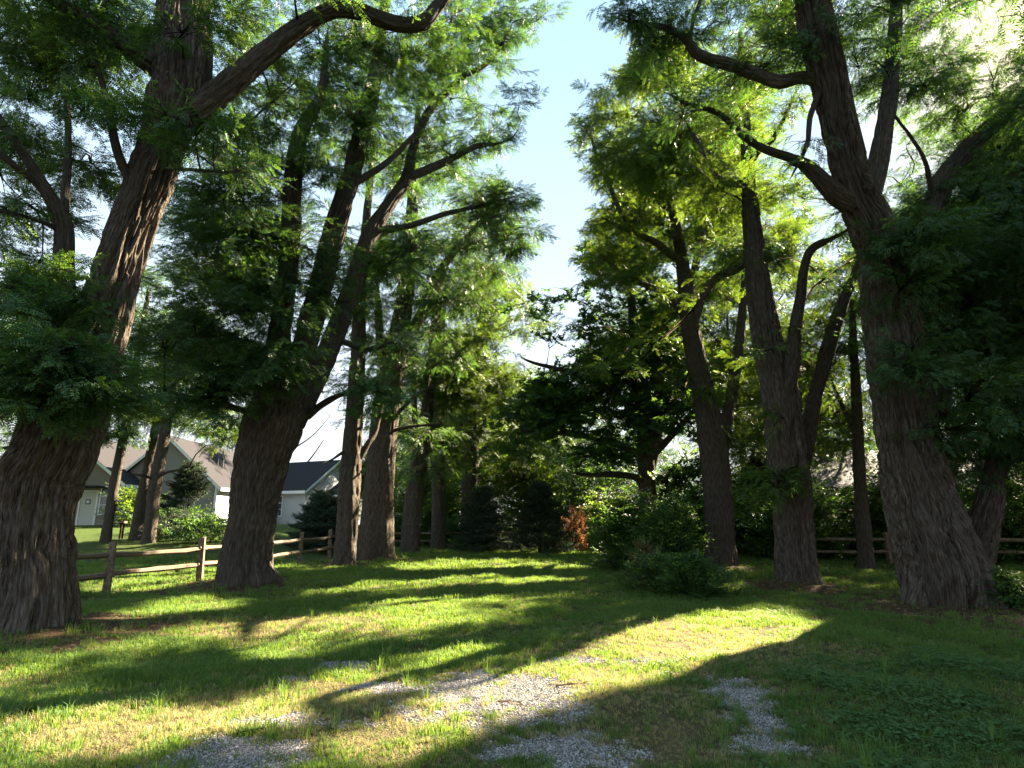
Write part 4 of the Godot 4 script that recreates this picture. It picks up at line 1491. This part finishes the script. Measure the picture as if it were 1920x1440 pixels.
	traced_tree("locust_tree", "thin locust trunk with a sunlit edge beside the thick dark trunk", row_l, 21.8,
		[[645, 1062, 21], [651, 1000, 21], [656, 900, 21], [660, 840, 19], [667, 740, 17], [672, 640, 14], [677, 560, 12], [682, 480, 10], [690, 380, 7], [700, 280, 5]],
		[[[665, 880, 6], [688, 835, 6, 0.2], [702, 815, 5, 0.5], [712, 780, 4, 0.8]], [[660, 840, 4], [640, 850, 3, -0.4], [622, 862, 2, -0.8]]],
		[[650, 800, 45, 25, 3, 0.35, 0.5, -0.5, 0.5], [635, 856, 22, 12, 2, 0.25, 0.4, -0.5, 0.4], [690, 580, 70, 110, 12, 0.6, 1.0, 0.0, 1.8], [700, 420, 90, 110, 12, 0.7, 1.1, 0.5, 2.0], [720, 700, 50, 50, 5, 0.4, 0.8, 0.5, 1.0]],
		{"leaf_from": 4.5, "flare": 0.3, "size": 1.15})
	traced_tree("locust_tree", "thick dark locust trunk behind the thin sunlit one", row_l, 25.4,
		[[702, 1052, 36], [705, 1000, 34], [711, 920, 30], [716, 860, 28], [724, 780, 26], [734, 700, 23], [748, 620, 18], [760, 550, 16], [766, 475, 14], [772, 400, 11], [778, 300, 8], [785, 200, 5]],
		[[[730, 720, 12], [718, 670, 10, -0.2], [712, 620, 8, -0.4], [708, 560, 6, -0.5]],
		[[745, 650, 12], [785, 600, 11, 0.3], [805, 562, 10, 0.5], [815, 530, 9, 0.6], [842, 485, 7, 0.9], [880, 440, 5, 1.3], [920, 400, 3, 1.7]],
		[[728, 800, 4], [755, 765, 4, -0.8], [790, 735, 3, -1.5], [830, 715, 2, -2.0]],
		[[728, 810, 4], [770, 800, 3, -0.8], [820, 795, 2, -1.5]]],
		[[800, 640, 110, 80, 16, 0.8, 1.3, 0.0, 2.2], [830, 500, 130, 90, 22, 0.8, 1.3, 0.8, 2.5], [860, 390, 130, 80, 16, 0.8, 1.3, 1.0, 2.5], [940, 470, 80, 70, 12, 0.7, 1.1, 1.2, 1.8], [800, 300, 110, 60, 8, 0.8, 1.2, 1.0, 2.0], [760, 760, 60, 40, 8, 0.5, 0.9, -0.6, 1.2], [800, 820, 60, 50, 8, 0.5, 0.9, 1.5, 1.2], [690, 650, 50, 40, 6, 0.5, 0.9, 1.0, 1.2]],
		{"leaf_from": 6.0, "size": 1.25, "rough": 0.05, "density": 0.9})
	traced_tree("locust_tree", "dark straight locust trunk fifth along the left row", row_l, 30.5,
		[[770, 1040, 19], [775, 950, 17], [786, 870, 15], [797, 800, 13], [806, 720, 11], [815, 620, 9], [825, 500, 6]],
		[[[776, 940, 8], [780, 860, 7, -0.3], [778, 790, 6, -0.4], [775, 700, 4, -0.5]]],
		[[820, 720, 90, 70, 20, 0.8, 1.3, 0.0, 2.0], [830, 850, 70, 50, 10, 0.6, 1.0, 1.0, 1.5], [850, 600, 100, 70, 14, 0.9, 1.4, 0.5, 2.5], [880, 480, 90, 80, 10, 0.9, 1.4, 0.5, 2.5]],
		{"leaf_from": 6.0, "size": 1.4, "rough": 0.05, "spray": SP.bright})
	traced_tree("locust_tree", "nearly black locust trunk far down the left row", row_l, 34.0,
		[[822, 1034, 15], [823, 930, 14], [820, 830, 14], [818, 760, 12], [822, 680, 9], [830, 580, 6]],
		[[[820, 800, 7], [845, 730, 6, 0.4], [870, 680, 4, 0.8]]],
		[[880, 700, 90, 80, 20, 0.9, 1.5, 0.0, 2.0], [860, 840, 70, 60, 12, 0.7, 1.1, 1.0, 1.5], [920, 590, 90, 60, 12, 0.9, 1.4, 0.5, 2.0]],
		{"leaf_from": 7.0, "size": 1.5, "rough": 0.04, "spray": SP.bright})
	traced_tree("locust_tree", "locust trunk with a sunlit hollow above the dark yews", row_l, 38.0,
		[[878, 1034, 15], [880, 940, 15], [884, 860, 15], [882, 790, 11], [888, 720, 9], [895, 620, 6]],
		[[[884, 850, 7], [905, 800, 5, 0.4], [915, 750, 4, 0.6]], [[880, 850, 6], [865, 800, 5, 0.2], [860, 760, 4, 0.4]]],
		[[920, 780, 80, 70, 22, 0.9, 1.5, 0.5, 2.0], [940, 880, 70, 50, 10, 0.7, 1.1, 0.8, 1.5], [950, 650, 80, 70, 14, 1.0, 1.5, 0.5, 2.5], [960, 850, 60, 50, 8, 0.8, 1.3, 0.5, 1.5]],
		{"leaf_from": 4.5, "size": 1.6, "rough": 0.05, "spray": SP.bright})
	# right row
	traced_tree("locust_tree", "huge twin stemmed locust filling the right edge", row_r, 11.75,
		[[1782, 1146, 80], [1768, 1060, 82], [1745, 985, 74], [1724, 915, 66], [1704, 830, 56], [1692, 740, 56, -0.1], [1680, 650, 55, -0.25], [1664, 560, 48, -0.4], [1650, 480, 44, -0.55], [1632, 420, 41, -0.7], [1612, 375, 39, -0.8], [1590, 310, 36, -0.95], [1570, 220, 34, -1.1], [1550, 130, 36, -1.25], [1532, 50, 36, -1.4], [1515, -50, 30, -1.5], [1490, -260, 20, -1.6]],
		[[[1800, 1120, 50, 0.2], [1822, 1050, 40, 0.3], [1843, 980, 32, 0.3], [1858, 920, 27, 0.3], [1868, 870, 24, 0.3], [1890, 840, 21, 0.3], [1912, 800, 19, 0.3], [1930, 730, 18, 0.4], [1960, 640, 16, 0.6], [2010, 520, 14, 1.0], [2080, 380, 10, 1.6]],
		[[1740, 780, 44, 0.3], [1742, 700, 40, 0.4], [1738, 630, 35, 0.5], [1732, 560, 31, 0.6], [1738, 470, 28, 0.8], [1750, 400, 26, 1.0], [1766, 345, 24, 1.2], [1800, 295, 22, 1.5], [1850, 245, 20, 1.8], [1910, 190, 18, 2.2], [1990, 120, 14, 2.6], [2100, 10, 9, 3.0]],
		[[1622, 385, 24, -0.8], [1640, 330, 20, -0.6], [1655, 260, 18, -0.3], [1668, 180, 16, 0.1], [1674, 100, 14, 0.8], [1682, 0, 12, 1.0], [1695, -150, 9, 1.4]],
		[[1600, 385, 26, -0.85], [1572, 368, 22, -0.9], [1545, 343, 18, -0.95], [1515, 315, 14, -1.0], [1488, 298, 9, -1.0], [1440, 282, 8, -1.1], [1398, 258, 7, -1.2], [1348, 214, 6, -1.4], [1290, 195, 4, -1.6]],
		[[1545, 155, 15, -1.2], [1505, 145, 12, -1.2], [1460, 154, 13, -1.15], [1420, 140, 12, -1.1], [1370, 122, 11, -1.1], [1310, 103, 10, -1.1], [1282, 70, 8, -1.2], [1240, 50, 6, -1.3], [1195, 45, 4, -1.4]],
		[[1540, 165, 7, -1.2], [1520, 215, 6, -1.3], [1514, 265, 5, -1.3], [1500, 300, 4, -1.2]],
		[[1752, 392, 7, 1.0], [1737, 310, 5, 0.6], [1712, 262, 4, 0.4], [1682, 222, 3, 0.2]],
		[[1290, 92, 5, -1.1], [1300, 40, 4, -1.0], [1320, -20, 3, -0.9]],
		[[1745, 395, 9, 1.0], [1800, 400, 7, 0.8], [1860, 350, 6, 0.6], [1900, 330, 4, 0.4]],
		[[1865, 880, 8, 0.3], [1905, 862, 6, 0.0], [1960, 850, 5, -0.3]]],
		[[1240, 60, 90, 60, 9, 0.4, 0.75, -1.3, 0.8], [1380, 80, 110, 80, 13, 0.45, 0.8, -0.9, 0.9], [1350, 220, 80, 40, 6, 0.35, 0.6, -1.3, 0.6], [1560, 60, 70, 60, 8, 0.4, 0.8, -0.9, 0.7], [1640, 90, 90, 90, 12, 0.5, 0.9, 0.8, 1.2], [1780, 110, 120, 110, 17, 0.5, 1.0, 1.4, 1.6], [1690, 440, 70, 45, 8, 0.4, 0.7, -1.3, 0.4],
		[1720, 500, 70, 50, 8, 0.4, 0.75, -1.2, 0.5], [1840, 330, 90, 80, 10, 0.5, 0.9, 1.2, 1.3], [1830, 520, 90, 70, 12, 0.5, 0.9, 0.2, 1.2], [1810, 640, 100, 70, 14, 0.5, 0.9, 0.2, 1.2], [1830, 760, 90, 70, 13, 0.5, 0.9, 0.0, 1.0], [1720, 690, 45, 50, 5, 0.35, 0.6, -1.2, 0.3], [1810, 860, 60, 40, 5, 0.4, 0.6, 0.6, 0.6], [1560, -120, 330, 110, 16, 0.6, 1.1, 0.2, 2.0],
		[2050, 600, 160, 260, 40, 0.7, 1.3, 0.6, 2.4], [2120, 250, 220, 220, 36, 0.8, 1.4, 1.5, 2.5], [1950, -80, 220, 130, 16, 0.8, 1.3, 1.5, 2.0]],
		{"leaf_from": 3.0, "bare": [7], "flare": 0.3, "rough": 0.11, "density": 1.0, "size": 0.82, "shade": 45})
	traced_tree("locust_tree", "locust with a leafy collar round its trunk left of the twin stems", row_r, 15.6,
		[[1497, 1100, 37], [1492, 1040, 37], [1488, 960, 37], [1484, 900, 36], [1476, 840, 36], [1466, 760, 36], [1455, 700, 33], [1440, 640, 29], [1426, 560, 25], [1416, 480, 21], [1408, 400, 17], [1402, 330, 13], [1398, 250, 10], [1392, 160, 7], [1388, 60, 4]],
		[[[1500, 890, 18, 0.2], [1515, 830, 15, 0.3], [1522, 780, 14, 0.4], [1532, 735, 14, 0.4], [1546, 680, 15, 0.5], [1562, 620, 14, 0.6], [1580, 568, 12, 0.8], [1600, 520, 8, 1.0], [1620, 460, 5, 1.2]],
		[[1470, 740, 20, -0.2], [1484, 690, 16, -0.3], [1490, 620, 12, -0.4], [1500, 560, 10, -0.5], [1506, 510, 9, -0.6], [1518, 472, 9, -0.7], [1540, 455, 8, -0.9], [1560, 447, 5, -1.0]],
		[[1412, 480, 8], [1380, 505, 8, 0.3], [1345, 520, 7, 0.5], [1325, 550, 5, 0.6]],
		[[1400, 345, 8], [1360, 342, 7, 0.2], [1332, 318, 6, 0.4], [1310, 270, 5, 0.6], [1290, 235, 3, 0.8]],
		[[1403, 320, 7], [1425, 280, 6, -0.2], [1450, 260, 5, -0.4], [1480, 200, 3, -0.6]]],
		[[1480, 905, 60, 28, 7, 0.35, 0.6, -1.0, 0.3], [1440, 620, 60, 60, 6, 0.4, 0.7, -0.8, 0.6], [1500, 640, 60, 60, 7, 0.5, 0.8, 0.6, 0.8], [1490, 400, 70, 60, 8, 0.5, 0.8, 0.4, 1.0], [1400, 200, 90, 90, 14, 0.5, 0.9, 0.2, 1.4], [1330, 330, 80, 60, 10, 0.5, 0.9, 0.6, 1.2], [1580, 500, 50, 60, 5, 0.4, 0.8, 1.0, 0.8], [1450, 80, 90, 70, 10, 0.6, 1.0, 0.4, 1.4], [1500, 780, 40, 40, 4, 0.35, 0.6, -0.8, 0.3], [1440, -90, 200, 70, 8, 0.6, 1.0, 0.4, 1.5], [1570, 700, 40, 70, 6, 0.4, 0.8, 0.8, 0.8]],
		{"leaf_from": 3.0, "shade": 54, "spray": SP.bright, "density": 0.85, "size": 0.9, "rough": 0.08, "flare": 0.36})
	traced_tree("locust_tree", "slim forked locust third along the right row behind the island shrubs", row_r, 21.3,
		[[1353, 1067, 30], [1350, 1000, 29], [1345, 920, 28], [1336, 840, 27], [1325, 770, 23], [1312, 710, 19], [1300, 650, 18], [1292, 600, 17], [1287, 560, 15], [1280, 500, 13], [1270, 440, 10], [1258, 380, 7], [1250, 300, 5], [1240, 200, 3]],
		[[[1350, 850, 16, 0.2], [1368, 760, 11, 0.5], [1380, 690, 11, 0.7], [1387, 640, 10, 0.9], [1394, 560, 8, 1.1], [1400, 490, 6, 1.3]],
		[[1298, 630, 9], [1310, 575, 8, -0.3], [1327, 535, 7, -0.5], [1350, 515, 6, -0.7], [1386, 494, 4, -0.9]],
		[[1290, 560, 9], [1304, 500, 8, 0.3], [1312, 440, 7, 0.5], [1330, 410, 6, 0.7], [1356, 394, 4, 0.9]],
		[[1278, 490, 9], [1254, 474, 8, -0.3], [1230, 455, 7, -0.6], [1190, 437, 5, -1.0], [1150, 420, 3, -1.3]],
		[[1290, 600, 8], [1262, 567, 7, -0.3], [1236, 545, 6, -0.6], [1176, 520, 5, -1.0], [1140, 490, 3, -1.3]],
		[[1188, 436, 5, -1.0], [1160, 390, 5, -1.2], [1142, 345, 4, -1.3], [1120, 300, 3, -1.4], [1108, 250, 2, -1.5]]],
		[[1130, 260, 60, 90, 12, 0.5, 0.9, -1.0, 1.0], [1220, 200, 90, 90, 16, 0.6, 1.0, 0.0, 1.6], [1200, 360, 90, 70, 14, 0.5, 0.9, -0.6, 1.4], [1140, 440, 60, 50, 8, 0.5, 0.8, -1.0, 0.8], [1160, 540, 70, 50, 8, 0.5, 0.8, -1.0, 0.8], [1300, 460, 60, 60, 7, 0.5, 0.8, 0.4, 1.0], [1360, 620, 50, 80, 9, 0.6, 0.9, 1.0, 1.0], [1330, 730, 50, 50, 5, 0.4, 0.7, -0.8, 0.5], [1290, 320, 70, 60, 8, 0.5, 0.9, 0.2, 1.2], [1250, 110, 90, 60, 9, 0.6, 1.0, 0.2, 1.4], [1390, 800, 40, 80, 8, 0.5, 0.9, 1.0, 1.0], [1220, 480, 60, 50, 6, 0.5, 0.8, 0.6, 1.0]],
		{"leaf_from": 5.0, "size": 1.15, "density": 0.9, "shade": 85, "spray": SP.bright})
	traced_tree("slender_tree", "slender bare trunk between the collared locust and the twin stems", "", 20.5,
		[[1622, 1050, 16], [1618, 980, 15], [1612, 900, 12], [1608, 820, 11], [1605, 740, 10], [1600, 650, 8], [1598, 560, 5]],
		[[[1606, 820, 5], [1588, 780, 5, 0.3], [1570, 740, 4, 0.6]]],
		[[1590, 680, 50, 60, 9, 0.6, 1.0, 0.4, 1.2], [1560, 800, 50, 50, 8, 0.6, 1.0, 1.2, 1.0], [1600, 560, 50, 60, 6, 0.6, 1.0, 0.5, 1.0]],
		{"leaf_from": 3.5, "size": 1.2, "rough": 0.03, "spray": SP.bright})
	# the dark broadleaf tree at the far end and its neighbour
	traced_tree("maple_tree", "dark broadleaf tree with low spreading boughs at the lawn's far end", "", 26.0,
		[[1217, 1040, 17], [1214, 920, 16], [1208, 800, 15], [1196, 690, 12], [1188, 610, 9], [1182, 540, 6]],
		[[[1212, 900, 12], [1232, 820, 11, 0.4], [1237, 740, 10, 0.6], [1236, 670, 8, 0.8], [1240, 590, 5, 1.0]],
		[[1210, 860, 8], [1150, 830, 7, -1.0], [1080, 815, 5, -1.8], [1000, 810, 3, -2.4]],
		[[1206, 780, 8], [1140, 730, 7, -0.8], [1070, 700, 5, -1.4], [1000, 680, 3, -1.8]],
		[[1214, 900, 7], [1160, 890, 6, -1.2], [1100, 890, 4, -2.0]],
		[[1220, 860, 7], [1275, 800, 6, -0.6], [1310, 760, 4, -1.0]]],
		[[1080, 690, 110, 90, 44, 0.7, 1.2, -1.2, 1.6], [1190, 640, 90, 80, 30, 0.7, 1.2, 0.0, 1.8], [1010, 760, 80, 70, 23, 0.7, 1.1, -1.6, 1.0], [1130, 810, 130, 60, 37, 0.7, 1.2, -1.0, 1.6], [1230, 760, 80, 90, 27, 0.7, 1.1, 0.0, 1.6], [1060, 870, 110, 35, 20, 0.5, 0.9, -1.6, 1.0], [1150, 570, 80, 30, 13, 0.6, 0.9, -0.2, 1.2], [1240, 880, 70, 50, 17, 0.6, 1.0, -0.4, 1.2], [1080, 600, 50, 25, 8, 0.5, 0.8, -0.8, 0.8], [1200, 720, 90, 130, 34, 0.7, 1.2, 0.6, 1.4], [1130, 640, 80, 60, 16, 0.6, 1.0, 0.4, 1.4]],
		{"leaf_from": 3.0, "size": 1.35, "rough": 0.03, "spray": SP.maple, "density": 1.0, "shade": 90})
	# the three slim trunks in the left lawn
	var slim := "slim trees in the left lawn"
	traced_tree("slender_tree", "slim leaning trunk, leftmost of three before the taupe house", slim, 28.0,
		[[196, 1028, 11], [205, 970, 10], [216, 900, 10], [230, 830, 9], [246, 740, 8], [262, 640, 6], [280, 540, 4]], [],
		[[230, 780, 60, 50, 9, 0.6, 1.0, 0.0, 1.4], [250, 680, 60, 60, 9, 0.7, 1.1, 0.0, 1.6], [180, 810, 35, 20, 3, 0.4, 0.6, -0.5, 0.6], [270, 570, 50, 60, 6, 0.7, 1.1, 0.0, 1.6]], {"leaf_from": 4.5, "size": 1.4, "rough": 0.03})
	traced_tree("slender_tree", "slim grey trunk, middle one of three before the taupe house", slim, 29.0,
		[[254, 1024, 13], [262, 960, 12], [276, 890, 11], [288, 830, 11], [304, 750, 9], [322, 660, 7], [338, 570, 5]], [[[290, 820, 5], [310, 790, 4, -0.4], [340, 775, 3, -0.8]]],
		[[330, 740, 60, 50, 9, 0.6, 1.0, 0.0, 1.4], [340, 650, 60, 60, 9, 0.7, 1.1, 0.0, 1.6], [350, 560, 50, 60, 6, 0.7, 1.1, 0.0, 1.6], [360, 800, 60, 22, 5, 0.4, 0.7, -0.6, 0.8]], {"leaf_from": 4.5, "size": 1.4, "rough": 0.03})
	traced_tree("slender_tree", "slim dark trunk with leafy sprays, right one of three before the taupe house", slim, 27.5,
		[[276, 1030, 12], [284, 970, 12], [292, 900, 12], [304, 840, 11], [318, 760, 9], [334, 670, 7], [350, 580, 5]], [[[292, 900, 4], [270, 892, 3, -0.5], [245, 888, 2, -0.9]], [[294, 895, 4], [315, 885, 3, -0.4], [340, 880, 2, -0.8]]],
		[[300, 790, 60, 30, 6, 0.5, 0.8, 0.2, 1.0], [410, 790, 50, 30, 5, 0.5, 0.8, 0.4, 0.8], [380, 690, 50, 60, 6, 0.6, 1.0, 0.0, 1.4]], {"leaf_from": 3.0, "size": 1.3, "rough": 0.03, "spray": SP.bright})
	# added tree, out of view, no known part of the row; darkens the near lawn
	grown_tree("locust_tree", "locust of the right row whose shade darkens the near right lawn", row_r, Vector3(9.6, 0, -4.5), 19.0, 4.6, 4.0, 0.7, {"shade": 36, "clumps": 80, "size": 1.0, "clump": 1.1})
	# trees behind, each for itself
	var far := "trees standing beyond the far end"
	grown_tree("background_tree", "pale green tree behind the far end of the left row", far, Vector3(-3.0, 0, -46), 15.0, 5.0, 3.0, 0.3, {"clumps": 60, "size": 1.9, "clump": 1.35, "spray": SP.bright})
	grown_tree("background_tree", "yellow green tree rising behind the two dark yews", far, Vector3(1.5, 0, -50), 13.0, 5.0, 1.5, 0.3, {"clumps": 60, "size": 1.9, "clump": 1.35, "spray": SP.bright})
	grown_tree("background_tree", "low bushy tree between the yews and the dark broadleaf tree", far, Vector3(4.8, 0, -46), 9.5, 4.2, 0.6, 0.25, {"clumps": 70, "size": 1.9, "clump": 1.3})
	grown_tree("background_tree", "mid green tree behind the dark broadleaf tree", far, Vector3(9.5, 0, -42), 19.0, 4.6, 1.5, 0.3, {"shade": 60, "clumps": 80, "size": 1.9, "clump": 1.35})
	grown_tree("background_tree", "leafy tree behind the slim forked locust", far, Vector3(14.0, 0, -36), 18.0, 4.5, 1.2, 0.3, {"shade": 75, "clumps": 80, "size": 1.8, "clump": 1.3, "spray": SP.bright})
	grown_tree("background_tree", "tall airy tree right behind the collared locust", far, Vector3(13.8, 0, -29), 20.0, 4.6, 5.0, 0.28, {"shade": 150, "clumps": 30, "size": 1.5, "clump": 1.1, "spray": SP.bright})  # added so that its crown throws shade on the lawn
	grown_tree("background_tree", "bushy tree over the barn roof's left end", far, Vector3(17.0, 0, -33), 12.0, 4.0, 1.0, 0.28, {"clumps": 60, "size": 1.7, "clump": 1.2})
	grown_tree("background_tree", "tall tree behind the barn seen right of the twin stems", far, Vector3(24.0, 0, -30), 20.0, 6.0, 3.5, 0.35, {"shade": 45, "clumps": 90, "size": 1.8, "clump": 1.4})
	grown_tree("background_tree", "dark tree before the barn's right end by the picture's edge", far, Vector3(17.5, 0, -19.5), 17.0, 4.2, 2.4, 0.28, {"shade": 45, "clumps": 90, "size": 1.3, "clump": 1.1})
	grown_tree("background_tree", "big tree past the right edge shading the lawn behind the twin stems", far, Vector3(15.5, 0, -12.0), 16.0, 4.5, 2.6, 0.4, {"shade": 45, "clumps": 90, "size": 1.2, "clump": 1.1})
	grown_tree("background_tree", "tall tree further right behind the shading tree", far, Vector3(23.0, 0, -19.5), 20.0, 5.5, 3.0, 0.4, {"shade": 45, "clumps": 80, "size": 1.6, "clump": 1.3})
	grown_tree("background_tree", "feathery tree left of the taupe house behind the massive trunk", far, Vector3(-30.0, 0, -34), 14.0, 5.5, 2.0, 0.3, {"clumps": 60, "size": 1.8, "clump": 1.4})
	grown_tree("background_tree", "distant rounded tree at the far left beyond the lawn", far, Vector3(-46.0, 0, -40), 13.0, 6.0, 1.5, 0.3, {"clumps": 60, "size": 2.2, "clump": 1.6})
	grown_tree("background_tree", "tall green tree behind the gap right of the thin trunk", far, Vector3(-11.0, 0, -57), 17.0, 4.5, 4.0, 0.3, {"clumps": 80, "size": 2.1, "clump": 1.4})
	grown_tree("background_tree", "broad tree filling the view behind the dark straight trunks", far, Vector3(-5.5, 0, -52), 15.0, 4.5, 1.5, 0.3, {"clumps": 90, "size": 2.0, "clump": 1.4})
	grown_tree("background_tree", "tall tree rising behind the taupe house", far, Vector3(-24.0, 0, -62), 16.0, 6.0, 4.0, 0.35, {"clumps": 50, "size": 2.2, "clump": 1.6})
	grown_tree("background_tree", "small pale tree between the thin trunk and the thick dark trunk", far, Vector3(-12.2, 0, -48), 6.5, 1.8, 0.8, 0.15, {"clumps": 26, "size": 1.6, "spray": SP.bright})
	grown_tree("background_tree", "round tree beyond the blue grey house", far, Vector3(-9.0, 0, -66), 12.0, 4.5, 2.0, 0.3, {"clumps": 45, "size": 2.2, "clump": 1.5})
